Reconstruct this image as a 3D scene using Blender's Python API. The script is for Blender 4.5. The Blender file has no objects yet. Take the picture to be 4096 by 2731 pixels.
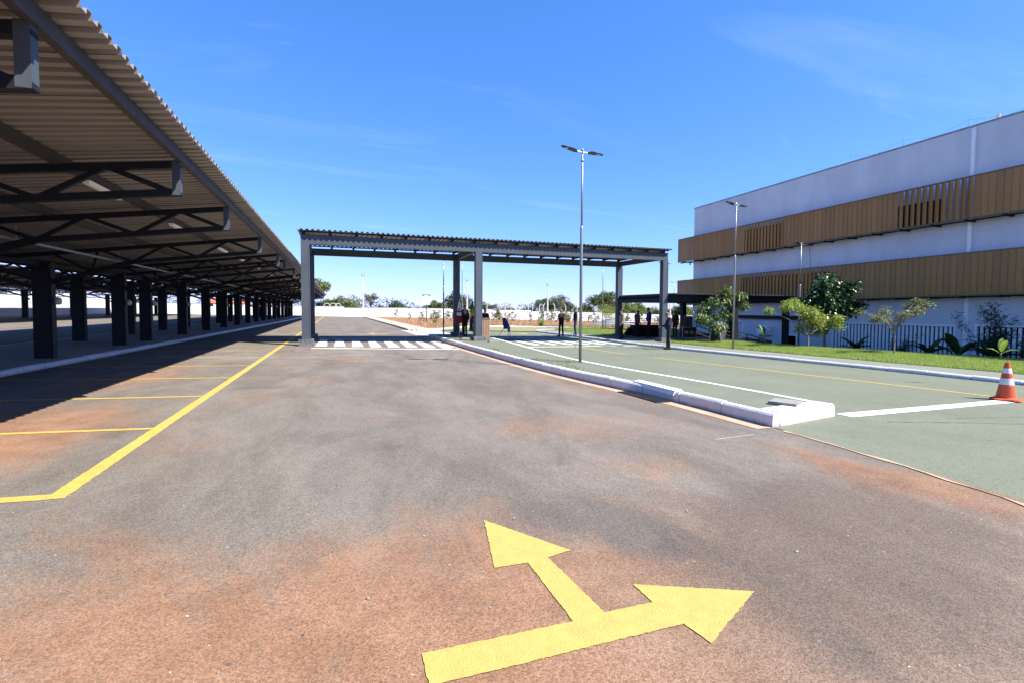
import bpy, bmesh, math, random
import numpy as np
from mathutils import Vector, Matrix
R = math.radians
random.seed(7)
rng = np.random.default_rng(7)
scene = bpy.context.scene
col = scene.collection

# ------------------------------------------------------------------ camera, sky, sun, exposure
cam_data = bpy.data.cameras.new('camera')
cam = bpy.data.objects.new('camera', cam_data); col.objects.link(cam)
scene.camera = cam
cam_data.sensor_width = 36.0
cam_data.lens = 17.143
cam_data.shift_y = -0.011
cam_data.clip_start = 0.05
cam_data.clip_end = 5000
YAW, PITCH, ROLL = R(19.6935), R(2.4622), 0.005
_fw = Vector((math.sin(YAW)*math.cos(PITCH), math.cos(YAW)*math.cos(PITCH), -math.sin(PITCH)))
_r = Vector((math.cos(YAW), -math.sin(YAW), 0)); _u = _r.cross(_fw)
_r2 = _r*math.cos(ROLL) + _u*math.sin(ROLL); _u2 = _u*math.cos(ROLL) - _r*math.sin(ROLL)
m = Matrix((( _r2.x, _u2.x, -_fw.x, 0), (_r2.y, _u2.y, -_fw.y, 0), (_r2.z, _u2.z, -_fw.z, 1.6), (0, 0, 0, 1)))
cam.matrix_world = m

SUN_EL, SUN_AZ = R(50), math.atan2(0.73, -0.69)          # azimuth clockwise from +Y
world = bpy.data.worlds.new('World'); scene.world = world; world.use_nodes = True
wn = world.node_tree; wn.nodes.clear()
def wnode(t): return wn.nodes.new(t)
wo = wnode('ShaderNodeOutputWorld'); wb = wnode('ShaderNodeBackground')
sky = wnode('ShaderNodeTexSky'); sky.sky_type = 'NISHITA'; sky.sun_disc = False
sky.sun_elevation = SUN_EL; sky.sun_rotation = SUN_AZ
sky.altitude = 900; sky.air_density = 1.0; sky.dust_density = 0.25; sky.ozone_density = 1.0
wb.inputs['Strength'].default_value = 0.065
# thin cirrus: streaky noise on a plane high above
tc = wnode('ShaderNodeTexCoord'); sep = wnode('ShaderNodeSeparateXYZ'); wn.links.new(tc.outputs['Generated'], sep.inputs[0])
zz = wnode('ShaderNodeMath'); zz.operation = 'ADD'; zz.inputs[1].default_value = 0.12; wn.links.new(sep.outputs['Z'], zz.inputs[0])
zm = wnode('ShaderNodeMath'); zm.operation = 'MAXIMUM'; zm.inputs[1].default_value = 0.05; wn.links.new(zz.outputs[0], zm.inputs[0])
dx = wnode('ShaderNodeMath'); dx.operation = 'DIVIDE'; wn.links.new(sep.outputs['X'], dx.inputs[0]); wn.links.new(zm.outputs[0], dx.inputs[1])
dy = wnode('ShaderNodeMath'); dy.operation = 'DIVIDE'; wn.links.new(sep.outputs['Y'], dy.inputs[0]); wn.links.new(zm.outputs[0], dy.inputs[1])
cmb = wnode('ShaderNodeCombineXYZ'); wn.links.new(dx.outputs[0], cmb.inputs[0]); wn.links.new(dy.outputs[0], cmb.inputs[1])
mp = wnode('ShaderNodeMapping'); mp.inputs['Location'].default_value = (1.35, 0.4, 0); mp.inputs['Rotation'].default_value = (0, 0, R(24)); mp.inputs['Scale'].default_value = (0.55, 2.2, 1)
wn.links.new(cmb.outputs[0], mp.inputs[0])
nz = wnode('ShaderNodeTexNoise'); nz.inputs['Scale'].default_value = 1.1; nz.inputs['Detail'].default_value = 8; nz.inputs['Distortion'].default_value = 0.9
nz.inputs['Roughness'].default_value = 0.58
wn.links.new(mp.outputs[0], nz.inputs['Vector'])
cr = wnode('ShaderNodeMapRange'); cr.inputs['From Min'].default_value = 0.56; cr.inputs['From Max'].default_value = 0.9
cr.inputs['To Max'].default_value = 0.16
wn.links.new(nz.outputs['Fac'], cr.inputs['Value'])
mx = wnode('ShaderNodeMix'); mx.data_type = 'RGBA'; mx.inputs['B'].default_value = (7.5, 8.1, 8.6, 1)
hsv = wnode('ShaderNodeMix'); hsv.data_type = 'RGBA'; hsv.blend_type = 'MULTIPLY'; hsv.inputs['Factor'].default_value = 1.0; hsv.inputs['B'].default_value = (0.63, 0.97, 1.64, 1)   # white balance of the picture
wn.links.new(sky.outputs[0], hsv.inputs['A'])
wn.links.new(cr.outputs[0], mx.inputs['Factor']); sc3 = wnode('ShaderNodeSeparateColor'); wn.links.new(hsv.outputs['Result'], sc3.inputs[0]); cc3 = wnode('ShaderNodeCombineColor')
for i_, (pw, kk) in enumerate(((1.06, 0.95), (0.76, 1.30), (0.85, 1.42))):     # film response of the blue sky
    p_ = wnode('ShaderNodeMath'); p_.operation = 'POWER'; p_.inputs[1].default_value = pw; wn.links.new(sc3.outputs[i_], p_.inputs[0])
    q_ = wnode('ShaderNodeMath'); q_.operation = 'MULTIPLY'; q_.inputs[1].default_value = kk; wn.links.new(p_.outputs[0], q_.inputs[0]); wn.links.new(q_.outputs[0], cc3.inputs[i_])
wn.links.new(cc3.outputs[0], mx.inputs['A'])
wn.links.new(mx.outputs['Result'], wb.inputs['Color']); wn.links.new(wb.outputs[0], wo.inputs[0])

sun_data = bpy.data.lights.new('sun', 'SUN'); sun_data.energy = 5.0; sun_data.angle = R(0.53); sun_data.color = (1.0, 0.955, 0.89)
sun = bpy.data.objects.new('sun', sun_data); col.objects.link(sun)
sd = Vector((math.sin(SUN_AZ)*math.cos(SUN_EL), math.cos(SUN_AZ)*math.cos(SUN_EL), math.sin(SUN_EL)))
sun.rotation_euler = sd.to_track_quat('Z', 'Y').to_euler(); sun.location = (30, -30, 60)

vs = scene.view_settings
vs.view_transform = 'Standard'; vs.look = 'None'; vs.gamma = 1; vs.use_curve_mapping = False
vs.exposure = 1.42

# ------------------------------------------------------------------ helpers
K = 0.015
def gz(x, y):
    x = max(-40, min(130, x)); t = min(1, max(0, (y-30)/70)); t = t*t*(3-2*t)
    return -K*x - 0.007*t*max(0, x+5)

MATS = {}
ALB = 0.82      # base colours below were first matched at a lower exposure
def mat(name, c, rough=0.8, metal=0.0, var=0.12, scale=3.0, bump=0.0, bscale=60.0, c2=None, spec=0.3, detail=6, stretch=None):
    if name in MATS: return MATS[name]
    c = tuple(v*ALB for v in c[:3]); c2 = tuple(v*ALB for v in c2[:3]) if c2 else None
    m = bpy.data.materials.new(name); m.use_nodes = True; nt = m.node_tree; N = nt.nodes; L = nt.links
    b = N['Principled BSDF']
    b.inputs['Roughness'].default_value = rough; b.inputs['Metallic'].default_value = metal
    b.inputs['Specular IOR Level'].default_value = spec
    tcn = N.new('ShaderNodeTexCoord'); vec = tcn.outputs['Object']
    if stretch:
        mpn = N.new('ShaderNodeMapping'); mpn.inputs['Scale'].default_value = stretch; L.new(vec, mpn.inputs[0]); vec = mpn.outputs[0]
    n = N.new('ShaderNodeTexNoise'); n.inputs['Scale'].default_value = scale; n.inputs['Detail'].default_value = detail; n.inputs['Roughness'].default_value = 0.62
    L.new(vec, n.inputs['Vector'])
    r = N.new('ShaderNodeMapRange'); r.inputs['From Min'].default_value = 0.3; r.inputs['From Max'].default_value = 0.7
    L.new(n.outputs['Fac'], r.inputs['Value'])
    mixn = N.new('ShaderNodeMix'); mixn.data_type = 'RGBA'
    a = tuple(max(0, v*(1-var)) for v in c[:3]) + (1,)
    bb = (tuple(c2[:3]) if c2 else tuple(min(1, v*(1+var)) for v in c[:3])) + (1,)
    mixn.inputs['A'].default_value = a; mixn.inputs['B'].default_value = bb
    L.new(r.outputs[0], mixn.inputs['Factor']); L.new(mixn.outputs['Result'], b.inputs['Base Color'])
    if bump:
        n2 = N.new('ShaderNodeTexNoise'); n2.inputs['Scale'].default_value = bscale; n2.inputs['Detail'].default_value = 3
        L.new(tcn.outputs['Object'], n2.inputs['Vector'])
        bp = N.new('ShaderNodeBump'); bp.inputs['Strength'].default_value = bump; bp.inputs['Distance'].default_value = 0.02
        L.new(n2.outputs['Fac'], bp.inputs['Height']); L.new(bp.outputs[0], b.inputs['Normal'])
    MATS[name] = m; return m

def leaf_mat(name, c1, c2, trans=0.3, rough=0.55):
    if name in MATS: return MATS[name]
    m = bpy.data.materials.new(name); m.use_nodes = True; nt = m.node_tree; N = nt.nodes; L = nt.links
    b = N['Principled BSDF']; out = N['Material Output']
    g = N.new('ShaderNodeNewGeometry')
    mixn = N.new('ShaderNodeMix'); mixn.data_type = 'RGBA'; mixn.inputs['A'].default_value = tuple(c1)+(1,); mixn.inputs['B'].default_value = tuple(c2)+(1,)
    L.new(g.outputs['Random Per Island'], mixn.inputs['Factor'])
    L.new(mixn.outputs['Result'], b.inputs['Base Color']); b.inputs['Roughness'].default_value = rough; b.inputs['Specular IOR Level'].default_value = 0.35
    t = N.new('ShaderNodeBsdfTranslucent'); L.new(mixn.outputs['Result'], t.inputs['Color'])
    ms = N.new('ShaderNodeMixShader'); ms.inputs[0].default_value = trans
    L.new(b.outputs[0], ms.inputs[1]); L.new(t.outputs[0], ms.inputs[2]); L.new(ms.outputs[0], out.inputs['Surface'])
    MATS[name] = m; return m

def tag(o, label=None, cat=None, group=None, kind=None):
    if label: o['label'] = label
    if cat: o['category'] = cat
    if group: o['group'] = group
    if kind: o['kind'] = kind
    return o

def thing(name, label, cat, loc=(0, 0, 0), rz=0.0, group=None, kind=None):
    o = bpy.data.objects.new(name, None); col.objects.link(o); o.empty_display_size = 0.2
    o.location = loc; o.rotation_euler = (0, 0, rz)
    return tag(o, label, cat, group, kind)

def link(name, me, parent=None, loc=(0, 0, 0), rot=(0, 0, 0)):
    o = bpy.data.objects.new(name, me); col.objects.link(o); o.location = loc; o.rotation_euler = rot
    if parent is not None: o.parent = parent
    return o

def copy_tree(o, parent=None):
    c = o.copy(); col.objects.link(c); c.parent = parent
    for ch in list(o.children): copy_tree(ch, c)
    return c

class MB:
    def __init__(s): s.v = []; s.f = []; s.mi = []
    def add(s, vs, fs, mi=0):
        n = len(s.v); s.v += [tuple(p) for p in vs]; s.f += [tuple(i+n for i in f) for f in fs]; s.mi += [mi]*len(fs); return s
    def box(s, x0, x1, y0, y1, z0, z1, mi=0):
        v = [(x0,y0,z0),(x1,y0,z0),(x1,y1,z0),(x0,y1,z0),(x0,y0,z1),(x1,y0,z1),(x1,y1,z1),(x0,y1,z1)]
        return s.add(v, [(0,3,2,1),(4,5,6,7),(0,1,5,4),(1,2,6,5),(2,3,7,6),(3,0,4,7)], mi)
    def cbox(s, c, d, mi=0):
        return s.box(c[0]-d[0]/2, c[0]+d[0]/2, c[1]-d[1]/2, c[1]+d[1]/2, c[2]-d[2]/2, c[2]+d[2]/2, mi)
    def bar(s, p0, p1, w, h, mi=0, up=(0,0,1)):
        p0, p1 = Vector(p0), Vector(p1); d = (p1-p0).normalized(); u = Vector(up)
        if abs(d.dot(u)) > 0.98: u = Vector((0,1,0))
        a = d.cross(u).normalized(); b = a.cross(d).normalized(); a *= w/2; b *= h/2
        v = [p0-a-b, p0+a-b, p0+a+b, p0-a+b, p1-a-b, p1+a-b, p1+a+b, p1-a+b]
        return s.add(v, [(0,1,2,3),(7,6,5,4),(0,4,5,1),(1,5,6,2),(2,6,7,3),(3,7,4,0)], mi)
    def tube(s, pts, rs, n=8, mi=0, cap=True):
        pts = [Vector(p) for p in pts]
        if not hasattr(rs, '__len__'): rs = [rs]*len(pts)
        vs, fs = [], []; prev = None
        for i, p in enumerate(pts):
            d = (pts[min(i+1, len(pts)-1)] - pts[max(i-1, 0)]).normalized()
            if prev is None:
                u = Vector((0,0,1)) if abs(d.z) < 0.9 else Vector((0,1,0))
                a = d.cross(u).normalized()
            else:
                a = (prev - d*prev.dot(d)).normalized()
            prev = a; b = d.cross(a)
            for k in range(n):
                t = 2*math.pi*k/n; vs.append(p + (a*math.cos(t) + b*math.sin(t))*rs[i])
        for i in range(len(pts)-1):
            for k in range(n):
                k2 = (k+1) % n; fs.append((i*n+k, i*n+k2, (i+1)*n+k2, (i+1)*n+k))
        if cap:
            fs.append(tuple(range(n-1, -1, -1))); fs.append(tuple((len(pts)-1)*n+k for k in range(n)))
        return s.add(vs, fs, mi)
    def lathe(s, prof, c=(0,0,0), n=20, mi=0):
        vs = []; fs = []
        for r_, z in prof:
            for k in range(n):
                t = 2*math.pi*k/n; vs.append((c[0]+r_*math.cos(t), c[1]+r_*math.sin(t), c[2]+z))
        for i in range(len(prof)-1):
            for k in range(n):
                k2 = (k+1) % n; fs.append((i*n+k, i*n+k2, (i+1)*n+k2, (i+1)*n+k))
        fs.append(tuple(range(n-1, -1, -1))); fs.append(tuple((len(prof)-1)*n+k for k in range(n)))
        return s.add(vs, fs, mi)
    def ell(s, c, r_, n=12, k=8, mi=0, rot=None):
        vs = [(0,0,-1)]; 
        for i in range(1, k):
            ph = -math.pi/2 + math.pi*i/k
            for j in range(n):
                t = 2*math.pi*j/n; vs.append((math.cos(ph)*math.cos(t), math.cos(ph)*math.sin(t), math.sin(ph)))
        vs.append((0,0,1)); fs = []
        for j in range(n): fs.append((0, 1+(j+1) % n, 1+j))
        for i in range(k-2):
            for j in range(n):
                a = 1+i*n+j; b = 1+i*n+(j+1) % n; fs.append((a, b, b+n, a+n))
        e = len(vs)-1
        for j in range(n): fs.append((e, 1+(k-2)*n+j, 1+(k-2)*n+(j+1) % n))
        out = []
        for p in vs:
            q = Vector((p[0]*r_[0], p[1]*r_[1], p[2]*r_[2]))
            if rot: q = rot @ q
            out.append(q+Vector(c))
        return s.add(out, fs, mi)
    def mesh(s, name, mats, smooth=False):
        me = bpy.data.meshes.new(name); me.from_pydata(s.v, [], s.f)
        if not isinstance(mats, (list, tuple)): mats = [mats]
        for x in mats: me.materials.append(x)
        if len(mats) > 1: me.polygons.foreach_set('material_index', s.mi)
        if smooth: me.polygons.foreach_set('use_smooth', [True]*len(me.polygons))
        me.update(); return me
    def build(s, name, mats, parent=None, smooth=False, world=False, loc=(0,0,0), rot=(0,0,0)):
        o = link(name, s.mesh(name, mats, smooth), parent, loc, rot)
        if world and parent is not None:
            o.location = -Vector(parent.location)
        return o

def recalc(me):
    bm = bmesh.new(); bm.from_mesh(me); bmesh.ops.recalc_face_normals(bm, faces=bm.faces); bm.to_mesh(me); bm.free()

def patch(name, poly, dz, material, step=None, parent=None, kind=None, zf=gz, jag=0.0, jstep=0.35):
    """a sheet laid on the terrain"""
    pts = [Vector((p[0], p[1], 0)) for p in poly]
    if jag:
        out = []
        for i, p in enumerate(pts):
            q = pts[(i+1) % len(pts)]; n = max(1, int((q-p).length/jstep))
            for k in range(n):
                w = p.lerp(q, k/n)
                if k: w += Vector((random.uniform(-jag, jag), random.uniform(-jag, jag), 0))
                out.append(w)
        pts = out
    bm = bmesh.new(); vsx = [bm.verts.new(p) for p in pts]
    bm.faces.new(vsx); bmesh.ops.triangulate(bm, faces=bm.faces[:])
    if step:
        xs = [p.x for p in pts]; ys = [p.y for p in pts]
        for ax, lo, hi in ((0, min(xs), max(xs)), (1, min(ys), max(ys))):
            k = math.floor(lo/step)+1
            while k*step < hi:
                co = Vector((k*step, 0, 0)) if ax == 0 else Vector((0, k*step, 0)); no = Vector((1, 0, 0)) if ax == 0 else Vector((0, 1, 0))
                bmesh.ops.bisect_plane(bm, geom=bm.verts[:]+bm.edges[:]+bm.faces[:], plane_co=co, plane_no=no); k += 1
    for v in bm.verts: v.co.z = zf(v.co.x, v.co.y) + dz
    bmesh.ops.recalc_face_normals(bm, faces=bm.faces)
    for f in bm.faces:
        if f.normal.z < 0: f.normal_flip()
    me = bpy.data.meshes.new(name); bm.to_mesh(me); bm.free(); me.materials.append(material)
    o = link(name, me, parent)
    if kind: o['kind'] = kind
    return o

def lerp_line(line, t_len):
    """point at arc length along polyline"""
    for a, b in zip(line, line[1:]):
        d = math.dist(a, b)
        if t_len <= d: return (a[0]+(b[0]-a[0])*t_len/d, a[1]+(b[1]-a[1])*t_len/d)
        t_len -= d
    return line[-1]
def line_len(line): return sum(math.dist(a, b) for a, b in zip(line, line[1:]))
def smooth_line(line, n=6):
    out = []
    P_ = [line[0]]+list(line)+[line[-1]]
    for i in range(1, len(P_)-2):
        p0, p1, p2, p3 = P_[i-1], P_[i], P_[i+1], P_[i+2]
        for k in range(n):
            t = k/n
            out.append(tuple(0.5*((2*p1[j])+(-p0[j]+p2[j])*t+(2*p0[j]-5*p1[j]+4*p2[j]-p3[j])*t*t+(-p0[j]+3*p1[j]-3*p2[j]+p3[j])*t**3) for j in (0, 1)))
    out.append(tuple(line[-1])); return out

def kerb(name, line, side, material, h=0.15, w=0.14, stone=1.0, ymax_pieces=300, jitter=0.009):
    """kerb stones along a line; the line is the outer foot, side=+1 puts the width to the right of the direction"""
    k = bpy.data.objects.new(name, None); col.objects.link(k); k['kind'] = 'structure'
    T = line_len(line); n = max(1, round(T/stone)); d = T/n
    for i in range(n):
        g = 0.011
        a = lerp_line(line, i*d+g); b = lerp_line(line, (i+1)*d-g)
        tx, ty = b[0]-a[0], b[1]-a[1]; ll = math.hypot(tx, ty)
        if ll < 0.05: continue
        nx, ny = ty/ll*side, -tx/ll*side
        jz = random.uniform(-jitter, jitter); jn = random.uniform(-jitter, jitter)*0.8; tilt = random.uniform(-jitter, jitter)*0.7
        vs_, fs_ = [], []
        # profile: foot, chamfer, top, back
        prof = [(0.0, -0.06), (0.012, h-0.03), (0.04, h), (w, h), (w, -0.06)]
        for p, dzt in ((a, -tilt), (b, tilt)):
            z0 = gz(p[0], p[1])
            for o_, z_ in prof: vs_.append((p[0]+nx*(o_+jn), p[1]+ny*(o_+jn), z0+z_+jz+dzt))
        m_ = len(prof)
        for q in range(m_): fs_.append((q, (q+1) % m_, m_+(q+1) % m_, m_+q))
        fs_.append(tuple(range(m_-1, -1, -1))); fs_.append(tuple(range(m_, 2*m_)))
        mb = MB().add(vs_, fs_); me = mb.mesh('kerb_stone', material); recalc(me)
        link('kerb_stone', me, k)
    return k

# ------------------------------------------------------------------ ground materials
def nodes_of(name):
    m = bpy.data.materials.new(name); m.use_nodes = True; MATS[name] = m
    return m, m.node_tree.nodes, m.node_tree.links, m.node_tree.nodes['Principled BSDF']

def asphalt(name):
    m, N, L, b = nodes_of(name)
    tcn = N.new('ShaderNodeTexCoord'); P = tcn.outputs['Object']
    def noise(scale, detail=5, rough=.6, stretch=None, dist=0.0, off=(0,0,0), rot=0):
        mpn = N.new('ShaderNodeMapping'); mpn.inputs['Location'].default_value = off
        mpn.inputs['Rotation'].default_value = (0, 0, rot)
        if stretch: mpn.inputs['Scale'].default_value = stretch
        L.new(P, mpn.inputs[0])
        n = N.new('ShaderNodeTexNoise'); n.inputs['Scale'].default_value = scale; n.inputs['Detail'].default_value = detail
        n.inputs['Roughness'].default_value = rough; n.inputs['Distortion'].default_value = dist
        L.new(mpn.outputs[0], n.inputs['Vector']); return n.outputs['Fac']
    def rng_(v, a, c_, lo=0.0, hi=1.0):
        r = N.new('ShaderNodeMapRange'); r.inputs['From Min'].default_value = a; r.inputs['From Max'].default_value = c_
        r.inputs['To Min'].default_value = lo; r.inputs['To Max'].default_value = hi; r.interpolation_type = 'SMOOTHSTEP'; L.new(v, r.inputs['Value']); return r.outputs[0]
    def math_(op, a, c_):
        q = N.new('ShaderNodeMath'); q.operation = op
        for i, x in enumerate((a, c_)):
            if isinstance(x, (int, float)): q.inputs[i].default_value = x
            else: L.new(x, q.inputs[i])
        return q.outputs[0]
    def mix(f, a, c_):
        q = N.new('ShaderNodeMix'); q.data_type = 'RGBA'
        for k, x in (('A', a), ('B', c_)):
            if isinstance(x, tuple): q.inputs[k].default_value = x+(1,)
            else: L.new(x, q.inputs[k])
        if isinstance(f, (int, float)): q.inputs['Factor'].default_value = f
        else: L.new(f, q.inputs['Factor'])
        return q.outputs['Result']
    def blob(cx, cy, rx, ry, rot=0):
        mpn = N.new('ShaderNodeMapping'); mpn.vector_type = 'TEXTURE'; mpn.inputs['Location'].default_value = (cx, cy, 0); mpn.inputs['Rotation'].default_value = (0, 0, rot); mpn.inputs['Scale'].default_value = (rx, ry, 1000)
        L.new(P, mpn.inputs[0]); g = N.new('ShaderNodeTexGradient'); g.gradient_type = 'SPHERICAL'; L.new(mpn.outputs[0], g.inputs[0]); return g.outputs['Fac']
    grey = mix(rng_(noise(0.8, 12, .74, (1, .45, 1), .4), .30, .72), (0.142, 0.119, 0.099), (0.236, 0.207, 0.178))
    # red earth washed over the surface, in drifts along the traffic direction
    drift = noise(0.34, 12, .68, (1, .55, 1), 1.1, (3.1, 1.7, 0), R(38))
    drift2 = noise(1.1, 12, .70, (1, .6, 1), .7, (9, 4, 0), R(20))
    msk = math_('ADD', math_('MULTIPLY', drift, .7), math_('MULTIPLY', drift2, .3))
    base = rng_(msk, .50, .66)
    sxyz = N.new('ShaderNodeSeparateXYZ'); L.new(P, sxyz.inputs[0]); X_, Y_ = sxyz.outputs['X'], sxyz.outputs['Y']
    edge = math_('ADD', math_('SUBTRACT', 4.0, Y_), math_('MULTIPLY', math_('SUBTRACT', msk, .5), 7.0))
    wash = math_('MULTIPLY', rng_(edge, -.25, 1.1), rng_(X_, 3.0, 0.7, .30, 1.0))
    bl = math_('MULTIPLY', blob(-3.7, 7.4, 1.6, 3.2), 1.1)
    bl = math_('MAXIMUM', bl, math_('MULTIPLY', blob(5.2, 3.2, .8, 2.0, R(10)), .9))
    bl = math_('MAXIMUM', bl, math_('MULTIPLY', blob(2.7, 6.2, 3.0, 1.6), .36))
    bl = math_('MAXIMUM', bl, math_('MULTIPLY', blob(3.0, 4.2, 2.0, .9, R(-15)), .42))
    bl = math_('MAXIMUM', bl, math_('MULTIPLY', blob(-4.2, 13, 1.6, 4), .7))
    bl = rng_(math_('ADD', bl, math_('MULTIPLY', math_('SUBTRACT', msk, .5), 2.2)), .12, .70)
    dust = math_('MAXIMUM', math_('MULTIPLY', base, .55), math_('MAXIMUM', wash, bl))
    grey_patch = rng_(math_('ADD', blob(1.85, 3.25, 1.25, .8, R(-25)), math_('MULTIPLY', math_('SUBTRACT', drift2, .5), 2.4)), .15, .75)
    dust = math_('MULTIPLY', dust, math_('SUBTRACT', 1.0, math_('MULTIPLY', grey_patch, .9)))
    fine = noise(70, 3, .7)
    dust = math_('MULTIPLY', dust, rng_(fine, .22, .58, .62, 1.0))
    red = mix(rng_(noise(2.4, 5), .3, .7), (0.255, 0.128, 0.066), (0.345, 0.186, 0.108))
    c = mix(math_('MULTIPLY', dust, .88), mix(math_('MULTIPLY', grey_patch, .5), grey, (0.10, 0.088, 0.082)), red)
    # pale dust streaks before the crossing
    st = noise(.6, 7, .65, (1, 5.5, 1), .3, (0, 2, 0), R(9))
    pale = math_('MULTIPLY', rng_(st, .50, .68), rng_(blob(2.0, 18.6, 8.0, 4.2), .05, .45))
    c = mix(math_('MULTIPLY', pale, .8), c, (0.34, 0.325, 0.30))
    # dark oil and tyre marks
    dk = rng_(noise(.9, 5, .6, (1, .5, 1), .6, (31, 7, 0)), .58, .74)
    c = mix(math_('MULTIPLY', dk, .45), c, (0.075, 0.066, 0.062))
    dk2 = math_('MULTIPLY', rng_(math_('ADD', blob(3.6, 2.6, 2.6, 1.6, R(20)), math_('MULTIPLY', math_('SUBTRACT', drift2, .5), 1.2)), .15, .6), .5)
    c = mix(dk2, c, (0.085, 0.068, 0.058))
    # aggregate
    vor = N.new('ShaderNodeTexVoronoi'); vor.inputs['Scale'].default_value = 135; L.new(P, vor.inputs['Vector'])
    sepv = N.new('ShaderNodeSeparateColor'); L.new(vor.outputs['Color'], sepv.inputs[0])
    ag = N.new('ShaderNodeMapRange'); ag.inputs['To Min'].default_value = 0.60; ag.inputs['To Max'].default_value = 1.36; L.new(sepv.outputs[0], ag.inputs['Value'])
    hs = N.new('ShaderNodeMix'); hs.data_type = 'RGBA'; hs.blend_type = 'MULTIPLY'; hs.inputs['Factor'].default_value = 1
    L.new(c, hs.inputs['A']); cc = N.new('ShaderNodeCombineColor')
    for i in range(3): L.new(ag.outputs[0], cc.inputs[i])
    L.new(cc.outputs[0], hs.inputs['B']); c = hs.outputs['Result']
    # open texture: dark pits between the stones, in patches
    pit = math_('MULTIPLY', rng_(noise(34, 5, .75), .56, .68), rng_(noise(1.7, 6, .65, None, 0, (5, 9, 0)), .42, .66))
    c = mix(math_('MULTIPLY', pit, .55), c, (0.07, 0.058, 0.052))
    # bits of bare stone
    v2 = N.new('ShaderNodeTexVoronoi'); v2.inputs['Scale'].default_value = 17; v2.inputs['Randomness'].default_value = 1; L.new(P, v2.inputs['Vector'])
    s2 = N.new('ShaderNodeSeparateColor'); L.new(v2.outputs['Color'], s2.inputs[0])
    sp = math_('MULTIPLY', rng_(v2.outputs['Distance'], .22, .15), math_('GREATER_THAN', s2.outputs[0], .90))
    c = mix(math_('MULTIPLY', sp, .75), c, mix(s2.outputs[1], (0.05, 0.05, 0.055), (0.26, 0.25, 0.24)))
    sp2 = math_('MULTIPLY', rng_(v2.outputs['Distance'], .10, .06), math_('LESS_THAN', s2.outputs[0], .05))
    c = mix(sp2, c, (0.7, 0.68, 0.64))
    dim = N.new('ShaderNodeMix'); dim.data_type = 'RGBA'; dim.blend_type = 'MULTIPLY'; dim.inputs['Factor'].default_value = 1; dim.inputs['B'].default_value = (ALB*.89, ALB*.885, ALB*.86, 1); L.new(c, dim.inputs['A']); c = dim.outputs['Result']
    L.new(c, b.inputs['Base Color']); b.inputs['Roughness'].default_value = 0.88; b.inputs['Specular IOR Level'].default_value = 0.25
    bp = N.new('ShaderNodeBump'); bp.inputs['Strength'].default_value = 0.40; bp.inputs['Distance'].default_value = 0.012
    h = math_('ADD', math_('MULTIPLY', noise(70, 4, .7), 1.0), math_('MULTIPLY', vor.outputs['Distance'], -.5))
    L.new(h, bp.inputs['Height']); L.new(bp.outputs[0], b.inputs['Normal'])
    return m
M_ASPH = asphalt('asphalt')

def greenpaint(name, c1, c2, bare):
    m, N, L, b = nodes_of(name)
    tcn = N.new('ShaderNodeTexCoord'); P = tcn.outputs['Object']
    def noise(scale, detail=5, stretch=None, dist=0, rough=.6):
        mpn = N.new('ShaderNodeMapping'); L.new(P, mpn.inputs[0])
        if stretch: mpn.inputs['Scale'].default_value = stretch
        n = N.new('ShaderNodeTexNoise'); n.inputs['Scale'].default_value = scale; n.inputs['Detail'].default_value = detail; n.inputs['Distortion'].default_value = dist; n.inputs['Roughness'].default_value = rough
        L.new(mpn.outputs[0], n.inputs['Vector']); return n.outputs['Fac']
    def rg(v, a, c_, hi=1.0):
        r = N.new('ShaderNodeMapRange'); r.inputs['From Min'].default_value = a; r.inputs['From Max'].default_value = c_; r.inputs['To Max'].default_value = hi; L.new(v, r.inputs['Value']); return r.outputs[0]
    def mix(f, a, c_):
        q = N.new('ShaderNodeMix'); q.data_type = 'RGBA'; L.new(f, q.inputs['Factor'])
        for k, x in (('A', a), ('B', c_)):
            if isinstance(x, tuple): q.inputs[k].default_value = x+(1,)
            else: L.new(x, q.inputs[k])
        return q.outputs['Result']
    c = mix(rg(noise(.55, 6), .33, .68), c1, c2)
    c = mix(rg(noise(6.0, 7, (1, 1, 1), 0, .7), .45, .75, .35), c, tuple(x*1.22 for x in c2))
    c = mix(rg(noise(5, 8, (.8, 3.2, 1), 1.2, .78), .60, .70, .6), c, bare)
    c = mix(rg(noise(30, 4), .60, .68, .7), c, tuple(x*.5 for x in bare))
    dim = N.new('ShaderNodeMix'); dim.data_type = 'RGBA'; dim.blend_type = 'MULTIPLY'; dim.inputs['Factor'].default_value = 1; dim.inputs['B'].default_value = (ALB*.83, ALB*.835, ALB*.81, 1); L.new(c, dim.inputs['A']); c = dim.outputs['Result']
    L.new(c, b.inputs['Base Color']); b.inputs['Roughness'].default_value = .85; b.inputs['Specular IOR Level'].default_value = .2
    bp = N.new('ShaderNodeBump'); bp.inputs['Strength'].default_value = .5; bp.inputs['Distance'].default_value = .015
    L.new(noise(38, 5), bp.inputs['Height']); L.new(bp.outputs[0], b.inputs['Normal'])
    return m
M_GREEN = greenpaint('green_painted_concrete', (0.162, 0.180, 0.128), (0.202, 0.214, 0.160), (0.10, 0.112, 0.08))
M_WALK = greenpaint('pale_walk', (0.21, 0.222, 0.175), (0.25, 0.255, 0.21), (0.16, 0.165, 0.13))
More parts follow.
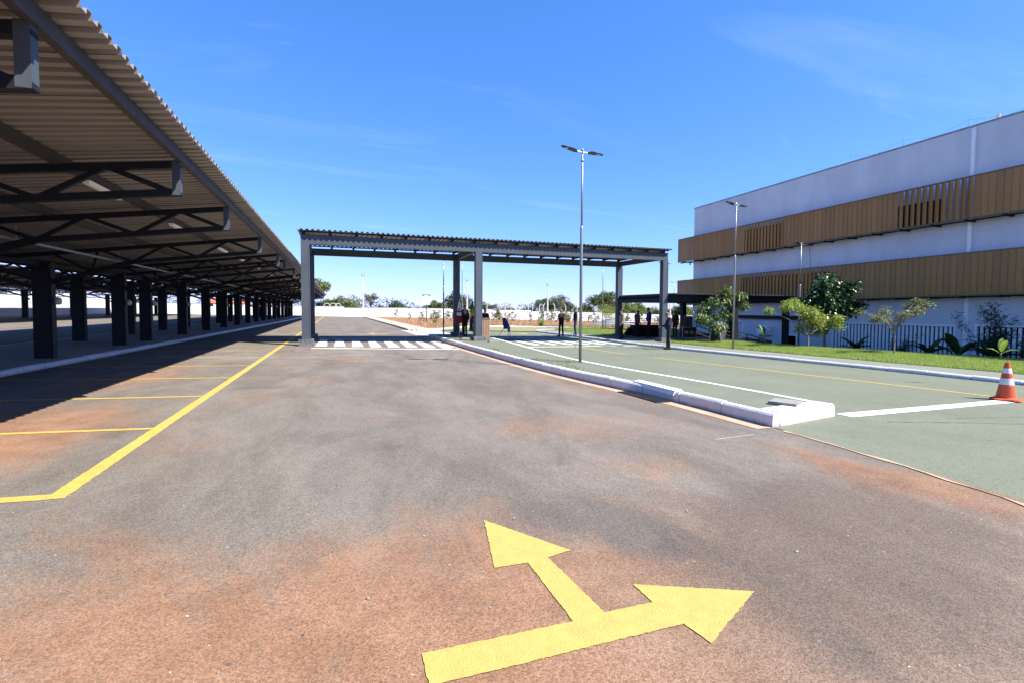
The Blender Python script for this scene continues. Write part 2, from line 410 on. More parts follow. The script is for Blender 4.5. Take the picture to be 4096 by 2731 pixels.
def kerb_paint(name):
    m, N, L, b = nodes_of(name)
    tcn = N.new('ShaderNodeTexCoord'); P = tcn.outputs['Object']; sx = N.new('ShaderNodeSeparateXYZ'); L.new(P, sx.inputs[0])
    def noise(scale, detail=6, rough=.65):
        n = N.new('ShaderNodeTexNoise'); n.inputs['Scale'].default_value = scale; n.inputs['Detail'].default_value = detail; n.inputs['Roughness'].default_value = rough; L.new(P, n.inputs['Vector']); return n.outputs['Fac']
    def mth(op, a, c_):
        q = N.new('ShaderNodeMath'); q.operation = op
        for i, x in enumerate((a, c_)):
            if isinstance(x, (int, float)): q.inputs[i].default_value = x
            else: L.new(x, q.inputs[i])
        return q.outputs[0]
    def rg(v, a, c_, lo=0., hi=1.):
        r = N.new('ShaderNodeMapRange'); r.inputs['From Min'].default_value = a; r.inputs['From Max'].default_value = c_; r.inputs['To Min'].default_value = lo; r.inputs['To Max'].default_value = hi; L.new(v, r.inputs['Value']); return r.outputs[0]
    def mix(f, a, c_):
        q = N.new('ShaderNodeMix'); q.data_type = 'RGBA'; L.new(f, q.inputs['Factor'])
        for k, x in (('A', a), ('B', c_)):
            if isinstance(x, tuple): q.inputs[k].default_value = x+(1,)
            else: L.new(x, q.inputs[k])
        return q.outputs['Result']
    hgt = mth('ADD', sx.outputs['Z'], mth('MULTIPLY', sx.outputs['X'], K))
    c = mix(rg(noise(3.5), .3, .7), (0.52, 0.51, 0.52), (0.63, 0.63, 0.64))
    splash = rg(mth('ADD', hgt, mth('MULTIPLY', mth('SUBTRACT', noise(9), .5), .10)), .065, .0, 0., .75)      # red mud splashed at the foot
    c = mix(splash, c, (0.30, 0.19, 0.13))
    c = mix(rg(noise(26, 5), .66, .72, 0., .8), c, (0.26, 0.24, 0.22))                                           # chips down to bare concrete
    L.new(c, b.inputs['Base Color']); b.inputs['Roughness'].default_value = .8; b.inputs['Specular IOR Level'].default_value = .25
    bp = N.new('ShaderNodeBump'); bp.inputs['Strength'].default_value = .5; bp.inputs['Distance'].default_value = .02; L.new(noise(22, 6), bp.inputs['Height']); L.new(bp.outputs[0], b.inputs['Normal'])
    return m
M_KERB = kerb_paint('kerb_white')
M_KERB_B = mat('kerb_bare', (0.30, 0.25, 0.22), .9, var=.25, scale=3, bump=.4, bscale=40)
M_WHITE = mat('road_white', (0.72, 0.72, 0.70), .8, var=.10, scale=6, bump=.25, bscale=60)
M_YEL = mat('road_yellow', (0.47, 0.335, 0.075), .8, var=.13, scale=16, bump=.3, bscale=120, detail=9)
M_YEL2 = mat('road_yellow_bright', (0.47, 0.335, 0.092), .8, var=.10, scale=11, bump=.38, bscale=120, detail=10)
M_CONC = mat('concrete_grey', (0.30, 0.275, 0.25), .9, var=.2, scale=1.3, bump=.3, bscale=30)
M_GUTTER = mat('gutter_concrete', (0.46, 0.30, 0.20), .9, var=.2, scale=2.0, bump=.3, bscale=40)
M_SANDY = mat('sandy_path', (0.50, 0.36, 0.26), .9, var=.16, scale=.6, bump=.2, bscale=20)
M_SOIL = mat('red_soil', (0.33, 0.125, 0.06), .95, var=.3, scale=1.2, bump=.9, bscale=9, c2=(0.38, 0.19, 0.10))
M_DRY = mat('dry_ground', (0.33, 0.25, 0.13), .95, var=.25, scale=.8, bump=.6, bscale=12, c2=(0.22, 0.24, 0.09))
M_TERR = mat('terrain', (0.17, 0.17, 0.07), .95, var=.3, scale=.05, bump=.4, bscale=2, c2=(0.28, 0.21, 0.11))
M_TURF = mat('turf_soil', (0.075, 0.12, 0.03), .95, var=.3, scale=2.5, bump=.8, bscale=30)
M_TYRE = mat('tyre_rubber_mark', (0.105, 0.09, 0.08), .9, var=.35, scale=9, detail=9, c2=(0.22, 0.195, 0.17))
M_BROWN = mat('dusty_brown_road', (0.30, 0.215, 0.165), .9, var=.15, scale=.7, bump=.3, bscale=40)

# ------------------------------------------------------------------ ground, roads
def ss(a, b, x):
    t = min(1, max(0, (x-a)/(b-a))); return t*t*(3-2*t)
def ground_z(x, y):
    d = ss(18.5, 22.5, x)*(1-ss(38, 42, y))*(1-ss(70, 80, x))
    return gz(x, y) - 0.05 - 2.1*d
xs = sorted(set([-900, -500, -250, -120, -60, 200, 320, 600, 1000] + list(range(-44, 132, 4))+[19, 21, 22, 23]))
ys = sorted(set([-120, -60, 200, 300, 450, 700, 1100, 1600] + list(range(-32, 172, 4))))
gv = [(x, y, ground_z(x, y)) for y in ys for x in xs]; nxg = len(xs)
gf = [(j*nxg+i, j*nxg+i+1, (j+1)*nxg+i+1, (j+1)*nxg+i) for j in range(len(ys)-1) for i in range(nxg-1)]
g_ = MB().add(gv, gf).build('ground', M_TERR, smooth=True); g_['kind'] = 'structure'

road_poly = [(-35, -30), (5.4, -30), (5.62, 2.4), (5.86, 3.65), (5.92, 5.26), (5.85, 7.7), (5.3, 13.5), (5.2, 22.9), (5.2, 27), (5.2, 36.9), (5.0, 51), (4.66, 95.6), (4.6, 101), (-35, 101)]
road = patch('road', road_poly, 0.0, M_ASPH, 4, kind='structure')
green_poly = [(5.3, -30), (17.2, -30), (16.55, 2), (16.2, 7.1), (15.86, 10.6), (15.12, 15.2), (14.45, 20.1), (14.6, 28), (14.8, 31.4), (14.9, 35.6), (14.6, 40.5), (10.2, 41.6), (8.9, 39.4), (7.6, 37.2), (6.7, 36.6), (5.2, 36.6),
              (5.1, 28), (5.3, 22), (5.6, 13.5), (6.1, 7.7), (5.93, 5.30), (5.86, 3.65), (5.64, 2.44)]
green = patch('green_pavement', green_poly, 0.006, M_GREEN, 4, kind='structure', jag=0.02)
edge_l = [(5.40, -4), (5.52, 0), (5.63, 2.4), (5.85, 3.65), (5.91, 5.1)]
deb_l = [lerp_line(edge_l, line_len(edge_l)*k/40) for k in range(41)]
patch('edge_debris', [(p[0]+random.uniform(-.01, .025), p[1]) for p in deb_l]+[(p[0]-random.uniform(.0, .07), p[1]) for p in deb_l[::-1]], 0.0085, M_GUTTER, None, green)
brown = patch('turning_road', [(9.6, 40.4), (14.4, 39.2), (15.0, 35.6), (16.2, 37.6), (17.9, 39), (20.5, 42.2), (22.4, 40.6), (22.5, 41.5), (20.4, 43.8), (18.8, 45), (14, 46), (10.6, 43)], 0.016, M_BROWN, 4, kind='structure')

# painted markings (children of the surface they are painted on)
def strip(name, line, w, dz, material, parent, jag=0.0, jstep=.35):
    left, right = [], []
    for i, p in enumerate(line):
        a = line[max(0, i-1)]; b = line[min(len(line)-1, i+1)]
        dx_, dy_ = b[0]-a[0], b[1]-a[1]; l = math.hypot(dx_, dy_); nx_, ny_ = -dy_/l*w/2, dx_/l*w/2
        left.append((p[0]+nx_, p[1]+ny_)); right.append((p[0]-nx_, p[1]-ny_))
    return patch(name, left+right[::-1], dz, material, 6, parent, jag=jag, jstep=jstep)
strip('bay_edge_line', [(-2.2, 4.95), (-2.2, 20), (-2.18, 33), (-2.25, 60), (-2.3, 96)], 0.145, 0.004, M_YEL, road, .005, .06)
yb = 5.02
strip('bay_line', [(-2.27, 5.01), (-7.0, 5.42)], 0.13, 0.0045, M_YEL, road, .003)
for k in range(1, 36):
    y0 = 4.97+k*2.47
    strip('bay_line', [(-2.27, y0+.02), (-6.55 if k < 12 else -5.4, y0+.42)], 0.095, 0.0045, M_YEL, road, .003 if k < 6 else 0)
arrow = [(0.38, 2.38), (1.22, 2.375), (1.215, 3.045), (0.975, 3.05), (1.12, 3.79), (1.575, 3.115), (1.375, 3.07), (1.43, 2.392), (1.755, 2.39), (1.755, 2.59), (2.44, 2.29), (1.83, 1.985), (1.80, 2.165), (0.38, 2.155)]
sc_ = 1.6/1.72
ar = [(a*sc_, b_*sc_) for a, b_ in arrow]
patch('arrow_marking', ar, 0.005, M_YEL2, None, road, jag=.0035, jstep=.018)
patch('arrow_marking', [(1.75, 32.9), (2.3, 32.7), (2.25, 32.3), (3.05, 32.1), (3.05, 31.7), (2.2, 31.85), (2.1, 31.3)], 0.006, M_YEL, None, road)
# zebra crossing over the asphalt
for k in range(8):
    x0 = -0.89+k*0.73
    patch('zebra_stripe', [(x0, 21.9-k*.2), (x0+.46, 21.88-k*.2), (x0+.40+.02*k, 26.4-k*.25), (x0+.06+.02*k, 26.42-k*.25)], 0.005, M_WHITE, None, road, jag=.006)
strip('crossing_line', [(-1.0, 20.9), (1.7, 20.35), (4.75, 19.75)], 0.22, 0.005, M_WHITE, road, .006)
strip('crossing_line', [(-0.9, 27.3), (4.7, 25.7)], 0.22, 0.005, M_WHITE, road, .006)
# hatching across the mouth of the side lane
for k in range(9):
    y0 = 28.6+k*0.95
    patch('hatch_stripe', [(4.45, y0+.6), (4.5, y0+1.05), (7.2, y0+1.0-.1*k), (7.15, y0+.5-.1*k)], 0.030, M_WHITE, None, road)
for k_, (xa, wv) in enumerate(((3.1, .16), (3.75, .20))):     # curved tyre marks before the crossing
    strip('tyre_mark', [(xa+.9*math.sin(t_*.35)+.05*t_, 15.2+t_*.9) for t_ in range(6)], wv, 0.0035, M_TYRE, road, .03, .12)
strip('chalk_line', [(4.6, 5.0), (5.3, 5.06)], 0.008, 0.004, M_WHITE, road)
# lane paint on the green concrete
strip('stop_line', [(7.82, 5.64), (10.2, 5.70), (12.62, 5.78)], 0.27, 0.011, M_WHITE, green, .006)
strip('centre_line', [(13.6, 3.0), (13.05, 6.2), (12.11, 10.55), (11.3, 14.0), (11.02, 15.2)], 0.12, 0.011, M_YEL, green, .006)
strip('centre_line', [(10.8, 16.6), (10.62, 18.4), (10.62, 21.0)], 0.12, 0.011, M_YEL, green, .006)
strip('crossing_line', [(7.75, 20.75), (10.0, 20.7), (14.3, 21.1)], 0.22, 0.011, M_WHITE, green, .006)
for k in range(7):
    x0 = 8.05+k*0.93
    patch('zebra_stripe', [(x0, 21.9), (x0+.36, 21.92), (x0+.36, 26.0), (x0, 26.0)], 0.011, M_WHITE, None, green, jag=.006)
strip('crossing_line', [(8.0, 27.6), (11, 27.9), (14.5, 28.4)], 0.22, 0.011, M_WHITE, green, .006)
patch('arrow_marking', [(10.9, 33.6), (12.4, 33.2), (12.4, 33.6), (13.4, 33.2), (12.4, 32.2), (12.4, 32.7), (10.9, 33.1)], 0.011, M_YEL, None, green)
M_CRACK = mat('crack_tar', (0.055, 0.062, 0.05), .95, var=.3, scale=30)
def crack(p0, p1, w, seed):
    r_ = random.Random(seed); n = int(math.dist(p0, p1)/.12)+2; L_, R_ = [], []
    off = 0
    for i in range(n):
        t = i/(n-1); off += r_.uniform(-.018, .018); x = p0[0]+(p1[0]-p0[0])*t; y = p0[1]+(p1[1]-p0[1])*t+off; ww = w*r_.uniform(.25, 1)
        L_.append((x, y+ww/2)); R_.append((x, y-ww/2))
    patch('crack', L_+R_[::-1], 0.0105, M_CRACK, None, green)
crack((8.0, 5.1), (12.4, 3.7), .022, 1); crack((9.3, 5.0), (11.2, 4.6), .012, 2); crack((9.4, 16.15), (14.9, 16.9), .03, 3)
crack((7.9, 12.7), (9.2, 12.4), .02, 4); crack((10.6, 9.6), (12.0, 9.0), .014, 5); crack((13.6, 8.3), (14.0, 8.1), .05, 6)
strip('slab_joint', [(7.9, 15.55), (10.4, 15.95), (14.9, 16.75)], 0.10, 0.0105, M_WALK, green, .01)

# red-brown gutter strip at the foot of the island kerb
isl_left = [(5.91, 5.30), (5.80, 7.73), (5.36, 11.0), (5.14, 14.5), (5.04, 19.0), (5.0, 22.86), (4.93, 28.1)]
isl_left_s = smooth_line(isl_left, 4)
gut = patch('gutter', [(p[0]-.02, p[1]) for p in isl_left_s]+[(p[0]-.30, p[1]) for p in isl_left_s[::-1]], 0.006, M_GUTTER, 4, kind='structure', jag=.008)

# ------------------------------------------------------------------ traffic island
isl_right = [(7.58, 5.62), (7.40, 8.1), (6.86, 12.5), (7.10, 17.0), (7.65, 22.8), (7.75, 27.4), (7.2, 28.4)]
isl_right_s = smooth_line(isl_right, 4)
def solid_patch(name, poly, dz, depth, material, kind=None, step=4):
    o = patch(name, poly, dz, material, step, kind=kind)
    bm = bmesh.new(); bm.from_mesh(o.data)
    be = [e for e in bm.edges if e.is_boundary]
    r_ = bmesh.ops.extrude_edge_only(bm, edges=be)
    for v in [g for g in r_['geom'] if isinstance(g, bmesh.types.BMVert)]: v.co.z -= depth
    bmesh.ops.recalc_face_normals(bm, faces=bm.faces); bm.to_mesh(o.data); bm.free(); return o
isl_poly = [(6.12, 5.56)] + [(p[0]+.13, p[1]+.02) for p in isl_left_s[1:]] + [(p[0]-.02, p[1]) for p in isl_right_s[:0:-1]] + [(7.50, 5.90)]
island = solid_patch('traffic_island', isl_poly, 0.196, 0.30, M_GREEN, 'structure')
strip('edge_line', [(p[0]-.085, p[1]) for p in isl_right_s], 0.13, 0.201, M_WHITE, island, .008)
kerb('kerb', isl_left_s, +1, M_KERB, h=0.202, w=0.145)
kerb('kerb', [(7.60, 5.62), (6.07, 5.31)], +1, M_KERB, h=0.203, w=0.33, stone=1.9)
kerb('kerb', [(p[0]+.02, p[1]) for p in isl_right_s], -1, M_KERB, h=0.190, w=0.05, stone=1.2)
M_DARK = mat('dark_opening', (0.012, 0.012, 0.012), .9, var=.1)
M_IRON = mat('grate_iron', (0.07, 0.068, 0.065), .6, .6, var=.2, scale=9)
# storm drain: lifted cap stone and grate
gr = thing('storm_drain', 'black iron drain grate beside the lifted white kerb stone', 'drain', (5.62, 8.0, gz(5.62, 8)))
mb = MB()
for k in range(5): mb.bar((-.16+k*.06, -.62, .014), (-.22+k*.06, .62, .014), .026, .014)
for y_ in (-.62, -.2, .2, .62): mb.bar((-.20, y_, .012), (.10, y_, .012), .022, .012)
mb.build('grate', M_IRON, gr)
MB().box(-.20, .12, -.6, .6, .0062, .0075).build('pit', M_DARK, gr)
ks = MB()
ks.add([(0,-.62,.06),(0,.62,.06),(.05,-.62,.14),(.05,.62,.14),(.22,-.62,.145),(.22,.62,.145),(.22,-.62,.03),(.22,.62,.03)], [(0,2,3,1),(2,4,5,3),(4,6,7,5),(0,1,7,6),(0,6,4,2),(1,3,5,7)])
cap = ks.mesh('cap_stone', M_KERB); recalc(cap); link('cap_stone', cap, gr, (.13, 0, .075), (R(.8), R(-2), R(3.5)))

def slab(name, label, loc, size, rz, material):
    t = tag(MB().cbox((0, 0, size[2]/2), size).build(name, material, loc=loc, rot=(0, 0, rz)), label, 'slab'); return t
M_SLAB = mat('slab_concrete', (0.25, 0.25, 0.215), .9, var=.15, scale=12, bump=.4, bscale=60)
slab('concrete_slab', 'square grey concrete slab lying on the end of the island', (6.78, 5.86, gz(6.78, 5.8)+.2), (.40, .40, .055), R(28), M_SLAB)
slab('concrete_slab', 'small concrete block on the island behind the middle gantry post', (6.0, 23.6, gz(6, 23.6)+.196), (.45, .2, .07), R(5), M_SLAB)
slab('concrete_slab', 'small concrete block on the island just before the lectern', (6.75, 21.4, gz(6.75, 21.4)+.196), (.5, .22, .07), R(8), M_SLAB)

# carport median
med_r = smooth_line([(-6.9, -8), (-6.85, 8), (-6.75, 14), (-6.55, 20), (-6.2, 32), (-5.75, 48), (-5.4, 62), (-5.2, 80), (-5.1, 97)], 4)
med_l = smooth_line([(-10.9, -8), (-10.9, 20), (-10.7, 50), (-10.4, 97)], 4)
solid_patch('median', [(p[0]-.13, p[1]) for p in med_r]+[(p[0]+.13, p[1]) for p in med_l[::-1]], 0.118, 0.2, M_CONC, 'structure')
kerb('kerb', med_r, -1, M_KERB, h=0.125)
kerb('kerb', med_l, +1, M_KERB, h=0.125, stone=2.0)

# sidewalk at the lawn
rk = smooth_line([(17.4, -16), (16.6, 2), (16.17, 7.1), (15.83, 10.6), (15.09, 15.2), (14.42, 20.1), (14.5, 24.5), (14.62, 28.0), (14.79, 31.4), (14.88, 35.6), (15.4, 37.0), (16.21, 37.7), (17.84, 39.0)], 5)
kerb('kerb', rk, +1, M_KERB, h=0.125)
walk_back = [(20.3, -16), (18.6, 2), (18.18, 8.0), (17.75, 11), (17.42, 13.4), (17.0, 16.5), (16.62, 19.8), (16.4, 22.6), (16.4, 26.6), (16.5, 33), (17.2, 37.4), (17.84, 38.9)]
sw = solid_patch('sidewalk', [(p[0]+.13, p[1]) for p in rk]+[(p[0], p[1]) for p in walk_back[::-1]], 0.118, 0.2, M_WALK, 'structure')
pathp = solid_patch('path', [(16.42, 22.7), (21.4, 23.2), (25.6, 23.2), (25.6, 27.2), (16.42, 26.9)], 0.117, 1.6, M_WALK, 'structure')

# lawns, with grass blades
def lawn_z(x, y):
    return gz(x, y) + 0.13 - 1.9*ss(0.0, 5.0, crest(x, y))
crest_l = [(27.0, -16), (26.0, 4), (24.74, 10.9), (23.3, 13.9), (21.9, 16.75), (21.4, 20), (21.2, 23.1)]
def crest(x, y):
    for (x0, y0), (x1, y1) in zip(crest_l, crest_l[1:]):
        if y <= y1 or y1 == 23.1:
            t = max(0, min(1, (y-y0)/(y1-y0))); return x-(x0+(x1-x0)*t)
    return -1
lawnA = patch('lawn', [(18.6, 2), (20.3, -16), (29.9, -16), (29.9, 4), (29.9, 23.1), (21.4, 23.1), (16.4, 22.6), (16.62, 19.8), (17.0, 16.5), (17.42, 13.4), (17.75, 11), (18.18, 8.0)], 0.0, M_TURF, 1.0, kind='structure', zf=lawn_z)
lawnB = patch('lawn', [(16.4, 27.0), (22.4, 27.3), (24.3, 34), (23.2, 38.4), (22.6, 42.4), (19.9, 41.3), (17.9, 39.0), (17.2, 37.4), (16.5, 33)], 0.132, M_TURF, 2, kind='structure')
dryb = patch('dry_verge', [(6.7, 37.3), (7.6, 37.8), (9.2, 41), (10.5, 43.2), (13.9, 46.2), (18.9, 45.2), (20.5, 44), (22.2, 42.4), (23.5, 40), (27, 32.5), (40, 32.5), (60, 50), (60, 62), (36, 56), (24, 54), (14, 50), (9.5, 45), (6.9, 41)], 0.05, M_DRY, 3, kind='structure')
bed = patch('planting_bed', [(6.9, 40), (9.6, 45), (14, 50), (24, 54), (37, 57), (70, 75), (84, 100), (84, 104), (30, 104), (7.2, 101), (6.9, 60)], 0.07, M_SOIL, 4, kind='structure')
fp = solid_patch('footpath', [(4.98, 36.9), (5.15, 51), (4.8, 95.6), (4.9, 101), (6.9, 101), (6.85, 55), (6.85, 38.6), (6.5, 37.0)], 0.10, 0.2, M_SANDY, 'structure')
kerb('kerb', [(5.2, 36.6), (5.0, 38), (5.0, 51), (4.66, 95.6)], +1, M_KERB_B, h=0.12, stone=1.5, jitter=.012)
wk = smooth_line([(5.6, 36.75), (6.74, 37.0), (7.58, 37.64), (9.29, 40.8), (10.58, 43.0), (12.2, 45.1), (13.9, 45.95), (16.4, 45.95), (18.81, 45.0), (20.35, 43.84), (21.92, 42.0), (22.5, 39.6)], 4)
kerb('kerb', wk, -1, M_KERB, h=0.17, w=.2)

def blades(name, n, sample, zf, h, w, material, label, cat, lean=.5, parent=None):
    V = np.zeros((n, 3, 3)); 
    P_ = np.array([sample() for _ in range(n)]); Z = np.array([zf(x, y) for x, y in P_])
    a = rng.uniform(0, 2*np.pi, n); hh = h*rng.uniform(.5, 1.3, n); ww = w*rng.uniform(.6, 1.3, n); la = rng.uniform(0, 2*np.pi, n); ll = hh*lean*rng.uniform(0, 1, n)
    V[:, 0, 0] = P_[:, 0]-np.cos(a)*ww; V[:, 0, 1] = P_[:, 1]-np.sin(a)*ww; V[:, 0, 2] = Z-.01
    V[:, 1, 0] = P_[:, 0]+np.cos(a)*ww; V[:, 1, 1] = P_[:, 1]+np.sin(a)*ww; V[:, 1, 2] = Z-.01
    V[:, 2, 0] = P_[:, 0]+np.cos(la)*ll; V[:, 2, 1] = P_[:, 1]+np.sin(la)*ll; V[:, 2, 2] = Z+hh
    me = bpy.data.meshes.new(name); me.vertices.add(3*n); me.vertices.foreach_set('co', V.reshape(-1))
    me.loops.add(3*n); me.loops.foreach_set('vertex_index', np.arange(3*n, dtype=np.int32))
    me.polygons.add(n); me.polygons.foreach_set('loop_start', np.arange(0, 3*n, 3, dtype=np.int32)); me.polygons.foreach_set('loop_total', np.full(n, 3, dtype=np.int32))
    me.materials.append(material); me.update(); me.validate()
    o = link(name, me, parent); tag(o, label, cat, kind='stuff'); return o
def inside(poly, x, y):
    c = False; j = len(poly)-1
    for i in range(len(poly)):
        if (poly[i][1] > y) != (poly[j][1] > y) and x < (poly[j][0]-poly[i][0])*(y-poly[i][1])/(poly[j][1]-poly[i][1])+poly[i][0]: c = not c
        j = i
    return c
def in_poly(poly, x0, x1, y0, y1, bias=None):
    def s():
        while True:
            x, y = random.uniform(x0, x1), random.uniform(y0, y1)
            if inside(poly, x, y) and (bias is None or random.random() < bias(x, y)): return x, y
    return s
M_BLADE = leaf_mat('grass_blade', (0.22, 0.30, 0.055), (0.42, 0.50, 0.13), .45)
M_BLADE_D = leaf_mat('dry_blade', (0.30, 0.22, 0.09), (0.42, 0.33, 0.16), .25)
M_BLADE_Y = leaf_mat('weed_blade', (0.12, 0.16, 0.05), (0.28, 0.27, 0.10), .3)
pa = [(18.25, 8.0), (18.65, 2), (26, 2), (25.6, 23.0), (16.45, 22.5), (16.66, 19.8), (17.05, 16.5), (17.47, 13.4), (17.8, 11)]
blades('lawn_grass', 150000, in_poly(pa, 16.4, 26, 5, 23, lambda x, y: 1 if crest(x, y) < .8 else .08), lawn_z, .085, .010, M_BLADE, 'bright green mown grass on the bank beside the building', 'grass')
pb = [(16.5, 27.1), (22.2, 27.4), (24, 34), (23, 38.4), (22.4, 42.2), (19.9, 41.2), (18, 39.0), (17.3, 37.4), (16.6, 33)]
blades('lawn_grass', 45000, in_poly(pb, 16.4, 24, 27, 42), lambda x, y: gz(x, y)+.13, .09, .014, M_BLADE, 'green lawn behind the canopy posts and the standing men', 'grass')
pd = [(7.2, 38.2), (9.0, 41.5), (10.4, 43.8), (13.8, 46.8), (19, 46), (22.6, 43), (27, 34), (40, 33), (60, 50), (60, 62), (36, 56), (24, 54), (14, 50), (9.5, 45)]
blades('dry_grass', 30000, in_poly(pd, 7, 60, 33, 62), lambda x, y: gz(x, y)+.05, .16, .03, M_BLADE_D, 'dry straw-coloured grass verge in front of the planting bed', 'grass')
pbd = [(7, 41), (9.6, 45.4), (14, 50), (24, 54), (37, 57), (70, 75), (84, 103), (7.3, 100)]
blades('bed_straw', 13000, in_poly(pbd, 7, 84, 41, 103, lambda x, y: 1.0 if y < 62 else .35), lambda x, y: gz(x, y)+.07, .13, .035, M_BLADE_D, 'straw and dry weeds strewn over the red planting bed', 'straw')
def isl_weed():
    c_ = random.choice(((5.75, 11.4, .22, .9), (5.6, 13.2, .25, .8), (6.15, 12.6, .35, .35), (5.5, 17.2, .12, .5)))
    return random.gauss(c_[0], c_[2]*.5), random.gauss(c_[1], c_[3]*.5)
blades('weeds', 700, isl_weed, lambda x, y: gz(x, y)+.196, .055, .006, M_BLADE_Y, 'scraggly weeds growing along the island kerb by the lamp post', 'weeds', 1.6)
# loose stones on the asphalt
M_PEB = mat('pebble', (0.30, 0.29, 0.28), .9, var=.5, scale=2)
mb = MB()
for k in range(170):
    y = 1.5+12*random.random()**1.6; x = random.uniform(-.55*y-1, min(5.6, .9*y+1)); r_ = random.choice((.003, .004, .005, .008))*random.uniform(.7, 1.3)
    mb.ell((x, y, gz(x, y)+r_*.5), (r_*random.uniform(.8, 1.6), r_, r_*.7), 6, 4)
tag(mb.build('gravel', M_PEB), 'small loose stones scattered over the asphalt', 'gravel', kind='stuff')

# ------------------------------------------------------------------ carports
M_STEEL = mat('dark_steel', (0.011, 0.013, 0.018), .6, .0, var=.15, scale=4, spec=.2)
M_STEEL_G = mat('grey_steel', (0.064, 0.078, 0.093), .55, .0, var=.12, scale=2.5, spec=.3)
M_PURLIN = mat('purlin_primer', (0.055, 0.05, 0.05), .6, .0, var=.2, scale=3, spec=.4)
M_SHEET = mat('zinc_sheet', (0.315, 0.29, 0.27), .5, .25, var=.08, scale=1.5, stretch=(.3, 1, 1), spec=.5)
M_GALV = mat('galvanised', (0.33, 0.345, 0.36), .45, .6, var=.2, scale=18, spec=.5)
M_FIX = mat('light_diffuser', (1.0, 1.0, 0.98), .4, var=.03)
M_BASE = mat('painted_plinth', (0.075, 0.085, 0.095), .8, var=.35, scale=5, bump=.4, bscale=25, c2=(0.20, 0.20, 0.20))
M_LAMPJ = mat('lamp_glass', (0.42, 0.42, 0.40), .25, var=.1, spec=.6)

PITCH_R = 0.19
def sheet_mesh(length, slope, ribs=5, pitch=PITCH_R, h=.050, name='roof_sheet', along='x', t=.004):
    """trapezoidal sheet; ribs run along +x from 0 to length; slope dz/dx"""
    prof = []
    for k in range(ribs):
        o = k*pitch
        prof += [(o, 0), (o+pitch*.46, 0), (o+pitch*.53, h), (o+pitch*.93, h)]
    prof.append((ribs*pitch+.012, 0))
    mb = MB(); vs_ = []; n = len(prof)
    for x in (0, length):
        for o, z in prof: vs_.append((x, o, z+slope*x))
    for x in (0, length):
        for o, z in prof: vs_.append((x, o, z+slope*x-t))
    fs_ = [(i, n+i, n+i+1, i+1) for i in range(n-1)] + [(2*n+i, 2*n+i+1, 3*n+i+1, 3*n+i) for i in range(n-1)]
    fs_ += [(i, i+1, 2*n+i+1, 2*n+i) for i in range(n-1)] + [(n+i, 3*n+i, 3*n+i+1, n+i+1) for i in range(n-1)]
    if along == 'y': vs_ = [(y, x, z) for x, y, z in vs_]
    mb.add(vs_, fs_); me = mb.mesh(name, M_SHEET); recalc(me); return me

